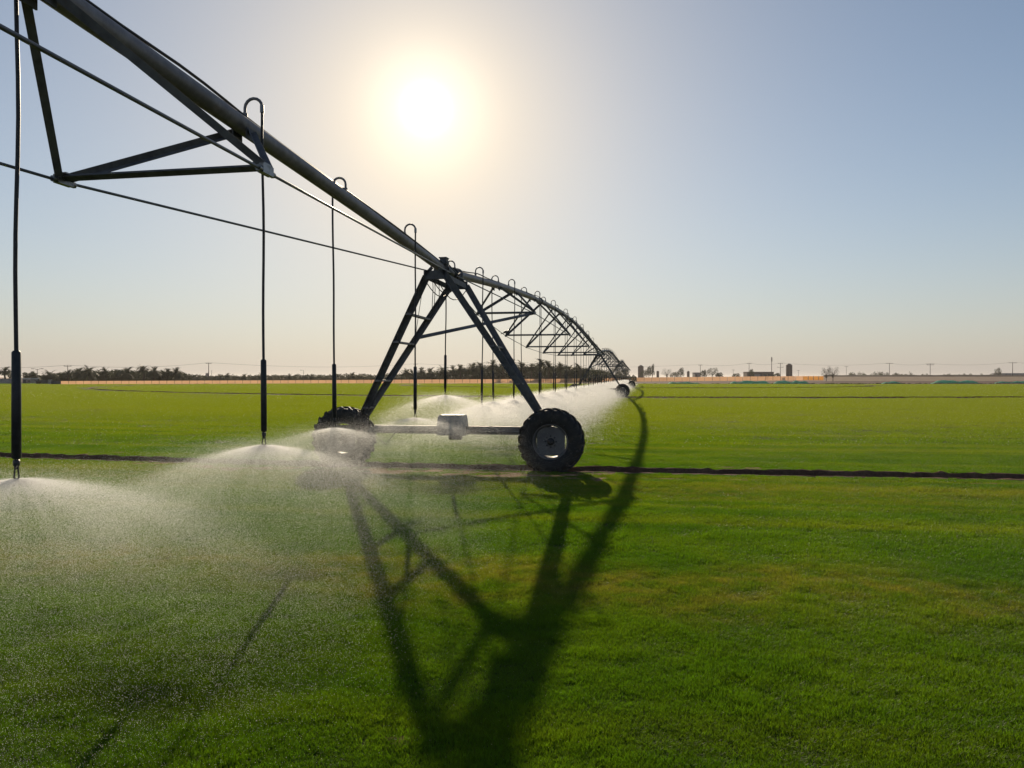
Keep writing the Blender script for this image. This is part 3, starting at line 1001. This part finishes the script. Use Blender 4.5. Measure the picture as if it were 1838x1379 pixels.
fore_spray = spray_mesh('spray_foreground', 780000, 3, .0009, .0022)
near_spray = spray_mesh('spray_near', 260000, 4, .0010, .0024)
mid_spray = spray_mesh('spray_mid', 150000, 5, .0022, .0050)
far_spray = bpy.data.objects.new('spray_far', spray_mesh('spray_far', 60000, 9, .0055, .011))
sl = {-9.785: 'sheet of water drops from the leftmost nozzle at the frame edge', -7.36: 'broad umbrella of backlit drops from the second nozzle, above the grass',
      -4.94: 'umbrella of backlit drops in front of the left tyre', -2.56: 'spray under the fourth hose, left of the motor cover',
      .62: 'highest spray dome, behind the tower between its legs', 2.5: 'spray dome right of the motor cover under the first far hose', 5.2: 'spray dome beside the near right leg under the second far hose'}
far_pts = []
for i, (p, d, lb) in enumerate(drops):
    if d in sl:
        o = link('water_spray', fore_spray if d < -6 else (near_spray if d < -1 else mid_spray), None, p, i * 1.13)
        tag(o, sl[d], 'water spray', 'water sprays under the near nozzles')
    else:
        far_pts.append(tuple(p))
o = scatter_object('spray_mist', far_pts, np.zeros(len(far_pts)), [far_spray], None, .95, 1.05)
tag(o, 'bank of backlit mist from the many nozzles beyond the near tower', 'mist', kind='stuff')

# ------------------------------------------------------------------ the land behind
def G(x, y, z=GZ):
    D = F * (H - z) / (y - 677.0)
    return Vector(((x - 919) / F * D, D, z))
def GD(x, D, z=GZ):
    return Vector(((x - 919) / F * D, D, z))

M['palm'] = leafy('palm_leaf', (.028, .040, .018), (.050, .062, .028), (.05, .06, .02), .3, .6)
M['leaf'] = leafy('tree_leaf', (.024, .036, .016), (.046, .058, .026), (.05, .062, .02), .3, .6)
M['dryleaf'] = leafy('dry_twig', (.045, .038, .028), (.075, .062, .045), (.05, .045, .025), .2, .7)
M['bark'] = simple('bark', (.045, .034, .026), (.085, .066, .05), .9, 5, .5, .1)
M['brown'] = simple('silo_brown', (.13, .095, .075), (.18, .135, .105), .8, .8, .1)
M['render'] = simple('plaster_grey', (.24, .22, .21), (.32, .30, .285), .85, .6, .1)
M['dark'] = simple('gate_paint', (.05, .05, .055), (.09, .088, .09), .6, 1, .1)
M['pale'] = simple('pale_roof', (.42, .42, .42), (.55, .54, .53), .7, .5, .05)
M['pole'] = simple('pole_wood', (.07, .06, .055), (.12, .105, .095), .8, 3, .1)
M['glass'] = simple('window_glass', (.02, .022, .026), (.04, .042, .046), .15, 1, 0, .8)
def sheet(name, c1, c2, tr, tw):
    k = NT(name); p = k.pos(); nz = k.noise(p, .8, 5, .6); f = k.ramp(nz, .35, .65)
    a = k.principled(Base_Color=k.mix(f, c1, c2), Roughness=.8)
    b = k.n('ShaderNodeBsdfTranslucent', {'Color': k.mix(f, tr, tuple(x * .85 for x in tr))}).outputs[0]
    return k.done(k.n('ShaderNodeMixShader', {0: tw, 1: a, 2: b}).outputs[0])
M['fence'] = sheet('fence_sheeting', (.58, .36, .22), (.64, .40, .25), (.74, .45, .26), .5)
M['fence2'] = sheet('fence_sheeting_ochre', (.55, .36, .15), (.62, .42, .18), (.9, .6, .22), .6)
M['net'] = sheet('green_net', (.16, .56, .38), (.20, .64, .44), (.45, .92, .70), .55)
M['bank'] = soil('dark_bank_soil', (.05, .035, .028), (.085, .06, .048), .3)
M['plough'] = soil('brown_strip_soil', (.10, .066, .05), (.17, .115, .088), .25)
M['drygrass'] = soil('dry_grass', (.23, .165, .115), (.34, .255, .18), .3)

# --- sheeting fence across the far side of the field, one object per panel
ctrl = [(109, 691.6, 684.2), (300, 691.0, 683.6), (640, 689.6, 682.2), (1000, 687.0, 680.2), (1200, 684.6, 677.3), (1330, 683.6, 676.2), (1432, 682.8, 675.4)]
cx_, cb_, ct_ = zip(*ctrl)
def fence_at(x):
    yb = float(np.interp(x, cx_, cb_)); yt = float(np.interp(x, cx_, ct_))
    b = G(x, yb); return b, Vector((b.x, b.y, H + (677 - yt) / F * b.y))
fx = [109.0]
while fx[-1] < 1430: fx.append(fx[-1] + 13.6)
fe = empty('sheeting_fence', G(640, 689.6))
tag(fe, 'long peach coloured sheeting fence on posts along the far field edge', 'fence')
fo = fe.location
def slab(m, a, a2, b, b2, t=.04):
    vs = []
    for off_ in (0, t):
        vs += [v + Vector((0, off_, 0)) for v in (a, b, b2, a2)]
    m.add(vs, [(0, 1, 2, 3), (7, 6, 5, 4), (0, 4, 5, 1), (1, 5, 6, 2), (2, 6, 7, 3), (3, 7, 4, 0)])
for i in range(len(fx) - 1):
    a, a2 = fence_at(fx[i] + .35); b, b2 = fence_at(fx[i + 1] - .35)
    m = MB(); bl = random.uniform(.03, .12)
    vs = []
    for vv_ in (0, .5, 1):
        for uu in (0, .33, .67, 1):
            p_ = a.lerp(b, uu).lerp(a2.lerp(b2, uu), vv_) - fo
            vs.append(p_ + Vector((0, bl * math.sin(math.pi * uu) * (.4 + .6 * vv_), 0)))
    m.add(vs, [(j * 4 + k, j * 4 + k + 1, j * 4 + k + 5, j * 4 + k + 4) for j in range(2) for k in range(3)], True)
    m.build('panel', M['fence'], fe)
    p, p2 = fence_at(fx[i])
    m = MB(); m.tube([p - fo + Vector((0, .1, 0)), p2 - fo + Vector((0, .1, .03))], .035, 6); m.build('post', M['pole'], fe)
# ochre end piece with a gate on the right
fe2 = empty('gate_fence', GD(1457, 470)); tag(fe2, 'short ochre fence panels at the right end of the peach fence', 'fence')
for i in range(5):
    x0 = 1432 + i * 9.4
    a = GD(x0 + .4, 470) - fe2.location; b = GD(x0 + 8.8, 470) - fe2.location
    m = MB(); slab(m, a, a + Vector((0, 0, 2.5)), b, b + Vector((0, 0, 2.5)), .08); m.build('panel', M['fence2'], fe2)
    m = MB(); m.box(a + Vector((-.14, 0, 1.35)), (.2, .2, 2.7)); m.build('post', M['dark'], fe2)

# --- strips of land: brown tilled strip on the right, dry grass slope and dark bank on the skyline
def land(name, pts_, mat, label):
    n = len(pts_[0]); V = [v for row in pts_ for v in row]
    fs = [(j * n + i, j * n + i + 1, (j + 1) * n + i + 1, (j + 1) * n + i) for j in range(len(pts_) - 1) for i in range(n - 1)]
    m = MB(); m.add(V, fs, True); o = m.build(name, mat); tag(o, label, 'ground', kind='structure')
xs_ = np.linspace(1040, 2300, 60)
land('tilled_strip', [[GD(x, D_, GZ + zz) for x in xs_] for D_, zz in ((188, .0), (230, .05), (300, .06), (360, .02))], M['plough'], 'brown tilled strip behind the field at the right')
xs_ = np.linspace(1478, 2400, 70)
rb = random.Random(3)
jj = [rb.uniform(-.12, .12) for _ in xs_]
land('dry_slope', [[GD(x, D_, GZ + zz + (jj[i] if 0 < zz < 2.2 else 0)) for i, x in enumerate(xs_)] for D_, zz in ((361, .03), (380, .5), (410, 1.6), (425, 2.2))], M['drygrass'], 'pale dry grass slope at the right horizon')
land('earth_bank', [[GD(x, D_, GZ + zz + (jj[(i * 3) % 70] * 1.5 if zz > 2.5 else 0)) for i, x in enumerate(xs_)] for D_, zz in ((424, 1.8), (430, 2.75), (434, 3.15), (440, 3.2), (452, 0))], M['bank'], 'dark earth bank along the right horizon')

# --- green net covered heaps at the field edge
def heap(x0, x1, yb, yt, label, seed, D):
    r_ = random.Random(seed)
    n = max(10, int((x1 - x0) / 3.2)); rows = 7
    a = GD(x0, D); b = GD(x1, D); h = (yb - yt) / F * D
    V = []; cpt = [r_.uniform(.45, 1.0) for _ in range(12)]
    for j in range(rows):
        v = j / (rows - 1)
        for i in range(n + 1):
            u = i / n
            prof = float(np.interp(u, np.linspace(0, 1, 12), cpt)) * min(1, u * 7, (1 - u) * 7)
            cross = math.sin(math.pi * min(1, max(0, v))) ** .6
            p = a.lerp(b, u)
            V.append(Vector((p.x, p.y + (v - .5) * 3.2, GZ + .02 + h * 1.15 * prof * cross + (r_.uniform(-.05, .05) if 0 < j < rows - 1 else 0))))
    c = (a + b) / 2
    fs = [(j * (n + 1) + i, j * (n + 1) + i + 1, (j + 1) * (n + 1) + i + 1, (j + 1) * (n + 1) + i) for j in range(rows - 1) for i in range(n)]
    m = MB(); m.add([v - c for v in V], fs, False)
    # dark weighted hem
    root = empty('netted_heap', c); tag(root, label, 'heap', 'green netted heaps at the field edge')
    m.build('net', M['net'], root)
    m = MB(); m.tube([V[i] - c + Vector((0, -.1, .06 + r_.uniform(0, .12))) for i in range(0, n + 1)], [.05 + r_.uniform(0, .07) for _ in range(n + 1)], 6); m.build('weighted_hem', M['bank'], root)
heap(1196, 1258, 690.0, 685.2, 'small green netted heap nearest to the far wheels', 1, 194)
heap(1308, 1384, 689.6, 683.2, 'long green netted heap in front of the peach fence, left half', 2, 200)
heap(1386, 1452, 689.3, 682.4, 'long green netted heap in front of the peach fence, right half', 3, 203)
heap(1583, 1616, 688.6, 684.2, 'short green netted heap standing alone right of the leafless bush', 4, 212)
heap(1672, 1758, 688.2, 682.6, 'wide green netted heap towards the right frame edge', 5, 216)
heap(1785, 1870, 688.0, 683.6, 'green netted heap cut by the right frame edge', 6, 220)
m = MB()
for i in range(160):
    x = 1040 + i * 5.2; D_ = 190 + (x - 1040) * .038
    p = GD(x + random.uniform(-2, 2), D_); r_ = random.uniform(.08, .26)
    m.box((p.x, p.y, GZ + r_ * .4), (r_ * 3.2, r_ * 2, r_ * 1.3), Matrix.Rotation(random.uniform(0, 3), 3, 'Z') @ Matrix.Rotation(random.uniform(-.4, .4), 3, 'X'))
tag(m.build('earth_clods', M['bank']), 'dark clods of earth along the right field edge', 'clods', kind='stuff')

# --- palms
def palm_meshes(seed):
    r_ = random.Random(seed)
    m = MB()
    for k in range(58):
        az = r_.uniform(0, 6.283); el = r_.uniform(-.55, 1.25); Lf = r_.uniform(2.1, 2.9)
        p = Vector((0, 0, 0)); d_ = Vector((math.cos(az) * math.cos(el), math.sin(az) * math.cos(el), math.sin(el)))
        side = Vector((-math.sin(az), math.cos(az), 0)); n = 9
        for i in range(n):
            st = Lf / n
            d_ = (d_ + Vector((0, 0, -.12 - .014 * i))).normalized()
            q = p + d_ * st
            wl = .62 * math.sin(math.pi * (i + 1.2) / (n + 1.4)) ** .7
            up = side.cross(d_)
            for s_ in (-1, 1):
                for e in (0, .5):
                    b0 = p.lerp(q, e); b1 = p.lerp(q, e + .42)
                    tip = b0 + side * s_ * wl + d_ * wl * .55 + up * -.12 * wl
                    m.add([b0, b1, tip], [(0, 1, 2)])
            m.add([p - side * .02, p + side * .02, q + side * .018, q - side * .018], [(0, 1, 2, 3)])
            p = q
    cr = m.mesh('crown', M['palm'])
    t = MB()
    pts_ = [(.04 * math.sin(i * 1.3 + seed), .04 * math.cos(i + seed), i / 8) for i in range(9)]
    t.tube(pts_, [.24 + .03 * (i % 2) - .05 * i / 8 for i in range(9)], 8)
    return cr, t
palm_vars = [palm_meshes(s_) for s_ in (11, 12, 13, 14)]
trunk_meshes = [v[1].mesh('trunk', M['bark']) for v in palm_vars]
def palm(x, yt, D, label, i, sc_=1.0):
    base = GD(x, D); top = H + (677 - yt) / F * D
    root = empty('date_palm', base, i * 1.7); tag(root, label, 'palm tree', 'date palms behind the fence')
    sc_ *= .82 + .4 * ((i * 37) % 11) / 10.0
    hgt = max(1.6, top - GZ - 1.55 * sc_)
    t = link('trunk', trunk_meshes[i % 4], root); t.scale = (1, 1, hgt)
    c = link('crown', palm_vars[i % 4][0], root, (0, 0, hgt)); c.scale = (sc_, sc_, sc_ * (.85 + .3 * ((i * 29) % 7) / 6))
left = [(9, 658, 215), (60, 667, 225), (90, 663.5, 225), (122, 664, 240), (141, 661, 235), (160, 658.5, 230), (189, 660, 240), (209, 662.5, 250), (228, 659, 240), (258, 654.5, 235), (277, 658, 240), (301, 662, 245), (316, 661.5, 240)]
for i, (x, y, D_) in enumerate(left):
    palm(x, y, D_, 'date palm in the left grove, %s from the left frame edge' % od[i], i, 1.05)
small = [(396, 671.5), (408, 670), (438, 672), (470, 671), (520, 671.5), (560, 671), (632, 668.5), (650, 671), (700, 670)]
for i, (x, y) in enumerate(small):
    palm(x, y, 330, 'small distant palm in the low scrub between the groves, %s from the left' % od[i], i + 2, .9)
mid = [(730, 661, 280), (741, 662, 290), (756, 659.5, 280), (772, 661, 280), (796, 658, 270), (813, 657, 275), (826, 653, 270), (848, 651, 265), (862, 648.5, 265), (884, 646, 260), (903, 647, 265), (919, 646, 262), (937, 650, 270), (954, 651, 265), (971, 643, 260), (985, 648, 262), (1006, 651, 265), (1022, 655, 270), (1041, 654, 270)]
for i, (x, y, D_) in enumerate(mid):
    palm(x, y, D_, 'date palm in the middle grove behind the tower, %s from the left' % od[i], i + 1, 1.15)

# --- scrub belt under the palms: one mass
def leaf_cloud(m_v, m_f, cen, rad, n, size, g_):
    u = g_.normal(size=(n, 3)); u /= np.linalg.norm(u, axis=1)[:, None]
    rr = (.45 + .55 * g_.random(n) ** .5)[:, None]
    lump = 1 + .22 * np.sin(u[:, :1] * 5 + cen[0]) * np.cos(u[:, 2:] * 4 + cen[1])
    c = np.array(cen) + u * rr * np.array(rad) * lump
    c = c[c[:, 2] > GZ]
    k = len(c)
    a = g_.normal(size=(k, 3)); a /= np.linalg.norm(a, axis=1)[:, None]
    b = np.cross(a, g_.normal(size=(k, 3))); b /= np.linalg.norm(b, axis=1)[:, None]
    s_ = size * (.6 + .8 * g_.random(k))[:, None]
    V = np.stack([c - a * s_, c + b * s_ * .5, c + a * s_, c - b * s_ * .5], 1).reshape(-1, 3)
    m_f.append(np.arange(k)[:, None] * 4 + [0, 1, 2, 3] + sum(len(v) for v in m_v)); m_v.append(V)
gv = []; gf = []
g_ = np.random.default_rng(21)
def top_at(x):
    return float(np.interp(x, [70, 100, 140, 250, 320, 345, 380, 560, 640, 720, 760, 800, 850, 900, 980, 1040, 1085, 1100, 1140], [674, 670, 665.5, 664.5, 667, 673.5, 673.5, 672.5, 671.5, 671, 669, 664, 659.5, 657, 657, 659, 664, 672, 676]))
x = 60.0
while x < 1140:
    D_ = g_.uniform(238, 262) if x < 340 else (g_.uniform(335, 360) if x < 740 else g_.uniform(272, 292))
    if x > 1080: D_ = g_.uniform(300, 320)
    yt = top_at(x) + g_.uniform(-1.6, 1.8)
    h = (H + (677 - yt) / F * D_) - GZ
    p = GD(x, D_)
    leaf_cloud(gv, gf, (p.x, p.y, GZ + h * .48), (max(1.3, h * .5), max(1.2, h * .45), h * .52), int(380 + 90 * h), .17 + .012 * h, g_)
    x += g_.uniform(4.0, 6.5)
o = link('scrub_belt', np_mesh('scrub_belt', np.concatenate(gv), np.concatenate(gf), M['leaf']))
tag(o, 'dense dark belt of scrub and bushes under the palms behind the fence', 'scrub', kind='stuff')
# far low tree line at the right horizon
gv = []; gf = []
for i in range(70):
    x = g_.uniform(1525, 1640) if i < 40 else g_.uniform(1640, 1850)
    D_ = g_.uniform(640, 720); yt = g_.uniform(667.5, 672.5) if i < 40 else g_.uniform(670, 673.5)
    h = (H + (677 - yt) / F * D_) - GZ; p = GD(x, D_)
    leaf_cloud(gv, gf, (p.x, p.y, GZ + h * .5), (max(1.0, h * .28), 1.4, h * .52), 160, .35, g_)
o = link('tree_line', np_mesh('tree_line', np.concatenate(gv), np.concatenate(gf), M['leaf']))
tag(o, 'far low line of trees on the right horizon behind the earth bank', 'trees', kind='stuff')

# --- single trees on the right
def tree(x, yt, wpx, D, label, seed, mat='leaf', open_=False, ybase=None):
    g2 = np.random.default_rng(seed); r_ = random.Random(seed)
    h = (H + (677 - yt) / F * D) - GZ; wd = wpx / F * D
    base = GD(x, D); root = empty('broadleaf_tree', base); tag(root, label, 'tree', 'trees right of the machine')
    t = MB(); vv = []; ff = []
    trunk_top = Vector((0, 0, h * .45))
    t.tube([(0, 0, 0), (.05, 0, h * .25), trunk_top], [.035 * h * .6, .028 * h * .6, .02 * h * .6], 7)
    nb = 9 if not open_ else 15
    for k in range(nb):
        az = k * 2.4 + r_.uniform(-.4, .4); f_ = (k + .5) / nb
        tip = Vector((math.cos(az) * wd * .42 * (1 - .35 * f_), math.sin(az) * wd * .3, h * (.42 + .5 * f_)))
        t.tube([trunk_top * (.45 + .5 * f_), trunk_top * .4 + tip * .55, tip], [.012 * h, .008 * h, .003 * h], 5)
        leaf_cloud(vv, ff, (base.x + tip.x, base.y + tip.y, tip.z + GZ), (wd * (.22 if not open_ else .16), wd * .2, h * (.15 if not open_ else .1)), 260 if not open_ else 70, .13 if not open_ else .10, g2)
    t.build('trunk', M['bark'], root)
    V = np.concatenate(vv) - np.array(base)
    link('crown', np_mesh('crown', V, np.concatenate(ff), M[mat]), root)
tree(1156, 664, 11, 470, 'bushy tree leaning on the right side of the tall left silo', 1)
tree(1164.6, 657.5, 7.5, 420, 'slim tall tree, left of the pair beside the left silo', 2)
tree(1170.8, 654, 7.5, 422, 'slim tall tree, right and taller of the pair beside the left silo', 3)
tree(1197, 661, 20, 430, 'wide ragged tree between the two small silos', 4, 'leaf', True)
tree(1211, 668, 16, 420, 'low round bush right of the wide ragged tree', 5)
tree(1222, 660.5, 11, 425, 'upright tree just left of the second small silo', 6)
tree(1262, 664.5, 11, 420, 'dark round tree beside the first utility pole right of the silos', 7)
tree(1279, 660.5, 21, 430, 'large round crowned tree left of the flat roofed building', 8)
tree(1291, 669, 13, 425, 'low bush at the right foot of the large round tree', 9)
tree(1321, 670.5, 14, 440, 'low bush halfway between round tree and flat roofed building', 10)
tree(1348, 663, 9, 455, 'small tree rising behind the left end of the flat roofed building', 11)
tree(1394, 670, 13, 440, 'low bush between the flat roofed building and the right silo', 12)
tree(1483, 660, 17, 330, 'leafless brown bush, left clump beside the ochre fence', 13, 'dryleaf', True)
tree(1495, 657, 22, 332, 'leafless brown bush, taller right clump beside the ochre fence', 14, 'dryleaf', True)
tree(1791, 660.5, 12, 520, 'lone small tree on the bank near the right frame edge', 15)
tree(1120, 662, 18, 330, 'tree behind the farthest wheel tower', 16)
tree(1103, 660, 22, 320, 'tree behind the far truss spans', 17)
tree(22, 664, 16, 232, 'rounded tree behind the grey wall at the far left', 18)
tree(52, 668, 20, 235, 'low tree behind the kiosk at the far left', 19)

# --- silos, sheds, walls
def silo(x0, x1, yt, D, label, roof=True):
    a = GD(x0, D); b = GD(x1, D); wd = b.x - a.x; h = (H + (677 - yt) / F * D) - GZ
    root = empty('silo', ((a.x + b.x) / 2, D, GZ)); tag(root, label, 'silo', 'silos on the horizon')
    m = MB(); n = 14; hb = h * .9
    m.lathe([(wd / 2, 0), (wd / 2, hb)], n, 'z', smooth=False); m.build('wall', M['brown'], root)
    m = MB(); m.lathe([(wd / 2 * 1.05, hb), (wd * .12, h), (0.0, h)], n, 'z', smooth=False); m.build('roof', M['brown'], root)
    for f_ in (.25, .5, .75):
        m = MB(); m.lathe([(wd / 2 * 1.01, hb * f_ - .08), (wd / 2 * 1.03, hb * f_), (wd / 2 * 1.01, hb * f_ + .08)], n, 'z'); m.build('hoop', M['dark'], root)
    m = MB(); m.bar((wd * .1, -wd / 2 * 1.04, 0), (wd * .1, -wd / 2 * 1.04, hb), .4, .06); m.build('ladder', M['dark'], root)
silo(1145, 1155.2, 655.6, 500, 'tall brown silo on the horizon right of the far wheels')
silo(1178.3, 1183, 665.8, 560, 'first small silo, between the slim tall trees and the ragged tree')
silo(1233, 1237.8, 666, 560, 'second small silo, right of the upright tree')
silo(1411, 1421.8, 652.8, 470, 'tall brown silo on the horizon right of the mast')
def shed(x0, x1, yt, D, depth, mat, label, doors=(), roof=None, name='shed'):
    a = GD(x0, D); b = GD(x1, D); wd = b.x - a.x; h = (H + (677 - yt) / F * D) - GZ
    root = empty(name, ((a.x + b.x) / 2, D, GZ)); tag(root, label, 'building')
    m = MB(); m.box((0, depth / 2, h / 2), (wd, depth, h)); m.build('wall', M[mat], root)
    m = MB(); m.box((0, depth / 2, h + .12), (wd + .4, depth + .4, .24)); m.build('roof', M[roof or mat], root)
    for f0, f1, z0, z1, dm in doors:
        m = MB(); m.box((wd * ((f0 + f1) / 2 - .5), -.02, h * (z0 + z1) / 2), (wd * (f1 - f0), .10, h * (z1 - z0))); m.build('door' if z0 == 0 else 'window', M[dm], root)
shed(1341, 1389, 668.3, 480, 8, 'brown', 'long flat roofed brown building with a pale shutter', [(.27, .50, 0, .72, 'render'), (.50, .53, 0, .72, 'dark'), (.04, .12, .45, .75, 'glass'), (.62, .72, .45, .75, 'glass'), (.78, .88, .45, .75, 'glass')])
shed(1247, 1257.5, 669.5, 470, 6, 'render', 'small grey shed left of the first utility pole', [(.1, .4, 0, .8, 'dark')])
shed(1798, 1900, 670.5, 600, 12, 'render', 'low shed with a pale roof at the right frame edge', [(.2, .3, 0, .7, 'dark')], 'pale')
shed(40, 56, 680.5, 205, 3, 'render', 'small pale kiosk at the far left beside the grey wall', [(.12, .42, 0, .85, 'dark'), (.55, .85, .35, .8, 'glass')], 'pale', 'kiosk')
shed(64, 85, 684.4, 190, 2.2, 'dark', 'low dark metal shed left of the fence end', [(.1, .45, 0, .85, 'bank')])
def wallpiece(x0, x1, yt, D, mat, label, cat, name):
    a = GD(x0, D); b = GD(x1, D); h = (H + (677 - yt) / F * D) - GZ
    root = empty(name, ((a.x + b.x) / 2, D, GZ)); tag(root, label, cat)
    wd = b.x - a.x; n = max(1, round((x1 - x0) / 11))
    for i in range(n):
        m = MB(); m.box((-wd / 2 + wd * (i + .5) / n, 0, h / 2), (wd / n - .05, .18, h)); m.build('panel', M[mat], root)
    for i in range(n + 1):
        m = MB(); m.box((-wd / 2 + wd * i / n, 0, h / 2 + .06), (.16, .26, h + .12)); m.build('post', M[mat], root)
wallpiece(-60, 38, 680, 200, 'render', 'grey block wall at the far left frame edge', 'wall', 'block_wall')
wallpiece(93, 108.4, 683.8, 180, 'dark', 'dark double gate at the left end of the peach fence', 'gate', 'metal_gate')
m = MB(); p = GD(90, 181); m.box((0, 0, .62), (.55, .55, 1.24)); m.box((0, 0, 1.28), (.68, .68, .1)); tag(m.build('gate_pillar', M['render'], None, p), 'grey pillar on the left of the dark gate', 'pillar')

# --- poles and wires
POLES = {}
def pole(x, yt, D, label, arms=((.25, 2.2),), r=.14, kind='utility_pole', extra=None):
    base = GD(x, D); h = (H + (677 - yt) / F * D) - GZ
    root = empty(kind, base); tag(root, label, 'street lamp' if kind == 'street_lamp' else ('mast' if kind == 'radio_mast' else 'utility pole'))
    m = MB(); m.tube([(0, 0, 0), (0, 0, h)], [r * 1.2, r * .75], 8); m.build('pole', M['pole'], root)
    for dz_, L_ in arms:
        m = MB(); m.bar((-L_ / 2, 0, h - dz_), (L_ / 2, 0, h - dz_), .16, .16); m.build('crossarm', M['pole'], root)
        for f_ in (-.45, 0, .45):
            m = MB(); m.tube([(f_ * L_, 0, h - dz_ + .06), (f_ * L_, 0, h - dz_ + .38)], .07, 6); m.build('insulator', M['render'], root)
    if extra == 'box':
        m = MB(); m.box((-.6, 0, h * .38), (1.0, .8, 1.3)); m.build('transformer', M['render'], root)
    if extra == 'lamp':
        for s_ in (-1, 1):
            m = MB(); m.tube([(0, 0, h - .3), (s_ * .7, 0, h), (s_ * 1.2, 0, h + .05)], .05, 6); m.box((s_ * 1.4, 0, h + .03), (.7, .25, .14)); m.build('lamp_arm', M['pole'], root)
    if extra == 'lamp1':
        m = MB(); m.tube([(0, 0, h - .3), (-.6, 0, h), (-1.1, 0, h + .05)], .05, 6); m.box((-1.3, 0, h + .03), (.7, .25, .14)); m.build('lamp_arm', M['pole'], root)
    if extra == 'mast':
        m = MB()
        for k in range(3):
            m.box((.28 * math.cos(k * 2.1), .28 * math.sin(k * 2.1), h - 1.6), (.22, .22, 2.6))
        m.build('antenna', M['render'], root)
    top = base + Vector((0, 0, h - (arms[0][0] if arms else 0) + .38))
    POLES[x] = top
    return top
pole(67, 662.3, 215, 'double armed street lamp above the low dark shed at the left', (), .08, 'street_lamp', 'lamp')
pole(121.6, 656.5, 260, 'utility pole with a crossarm at the left end of the palm grove', ((.2, 2.6),), .12)
pole(374.6, 651.8, 300, 'tall utility pole with a transformer right of the left palm grove', ((.2, 2.4),), .15, 'utility_pole', 'box')
pole(380, 664.5, 330, 'thin short pole just right of the transformer pole', (), .09)
pole(545, 664.8, 330, 'small single lamp pole above the middle scrub', (), .09, 'street_lamp', 'lamp1')
pole(746, 653.5, 420, 'distant utility pole behind the fourth drop hose', ((.2, 2.4),), .14)
pole(1257, 655.2, 440, 'utility pole just right of the small grey shed', ((.2, 2.6),), .15)
pole(1316, 664, 560, 'short faint pole left of the flat roofed building', ((.2, 2.0),), .13)
pole(1344.5, 652.3, 440, 'utility pole at the left end of the flat roofed building', ((.2, 2.8),), .15)
pole(1385, 641, 470, 'tall antenna mast, the highest thing on the right horizon', (), .20, 'radio_mast', 'mast')
pole(1400.6, 652.2, 430, 'utility pole with two crossarms just left of the right silo', ((.2, 3.0), (2.4, 3.6)), .17)
pole(1433, 665, 560, 'short faint pole right of the right silo', ((.2, 2.4),), .12)
pole(1519, 657.8, 520, 'pole with a small crossarm right of the leafless bush', ((.2, 2.6),), .13)
pole(1596.3, 652.2, 440, 'utility pole above the short lone green heap', ((.2, 4.4),), .16)
pole(1669.5, 653.2, 440, 'utility pole with a double wide crossarm above the wide green heap', ((.2, 5.0), (.7, 4.0)), .16)
pole(1817.4, 651, 430, 'utility pole nearest to the right frame edge', ((.2, 4.6),), .16)
def wire(a, b, sag, label, off_=0.0):
    n = 16
    pts_ = [a.lerp(b, i / n) + Vector((off_, 0, -sag * 4 * (i / n) * (1 - i / n))) for i in range(n + 1)]
    c = pts_[n // 2].copy()
    m = MB(); m.tube([p - c for p in pts_], .035, 5); tag(m.build('power_line', M['cable'], None, c), label, 'power line', 'overhead wires on the horizon')
ww = [(None, 121.6, Vector(P(-120, 651, 230))), (121.6, 374.6, None), (374.6, 746, None), (746, 1257, None), (1257, 1344.5, None), (1344.5, 1400.6, None), (1400.6, 1596.3, None), (1596.3, 1669.5, None), (1669.5, 1817.4, None), (1817.4, None, Vector(P(2000, 650, 420)))]
nm_ = ['leftmost overhead wire entering from the frame edge', 'overhead wire above the left palm grove', 'overhead wire above the middle scrub', 'long overhead wire passing behind the machine', 'overhead wire above the large round tree', 'overhead wire above the flat roofed building', 'long overhead wire right of the right silo', 'short overhead wire between the two poles over the bank', 'overhead wire reaching the pole at the right', 'rightmost overhead wire leaving the frame']
for (a, b, e), lb in zip(ww, nm_):
    pa = POLES[a] if a is not None else e; pb = POLES[b] if b is not None else e
    wire(pa, pb, .9 + (pa - pb).length * .007, lb)

# --- a small bird resting on the second truss point
m = MB()
bp = W(0, 0, 0)
nd2 = nodes_for(50.4, 7, 1.0)[1]
m.tube([(-.09, 0, .075), (-.05, 0, .10), (0, 0, .11), (.05, 0, .10), (.10, 0, .07), (.20, 0, .04)], [.012, .040, .050, .042, .018, .012], 10)
m.tube([(-.07, 0, .13), (-.095, 0, .16), (-.12, 0, .165), (-.15, 0, .158)], [.024, .030, .024, .003], 8)
m.tube([(0, .015, .07), (0, .015, 0)], .005, 5); m.tube([(0, -.015, .07), (0, -.015, 0)], .005, 5)
tag(m.build('bird', M['nozzle'], None, W(nd2[0], -nd2[1] / 2, nd2[2] + .045), 2.8), 'small dark bird perched on the left truss point behind the tower', 'bird')

# ------------------------------------------------------------------ dusty air
hz = MB(); hz.box((0, 4350, 7.2), (12200, 9500, 17.0))
hm = bpy.data.materials.new('haze_air'); hm.use_nodes = True
ht = hm.node_tree; ht.nodes.clear()
ho = ht.nodes.new('ShaderNodeOutputMaterial'); hv = ht.nodes.new('ShaderNodeVolumePrincipled')
hv.inputs['Color'].default_value = (.92, .88, .84, 1); hv.inputs['Density'].default_value = .00012; hv.inputs['Anisotropy'].default_value = .35
ht.links.new(hv.outputs[0], ho.inputs['Volume'])
tag(hz.build('haze', hm), 'thin dusty haze in the air over the field', 'haze', kind='stuff')
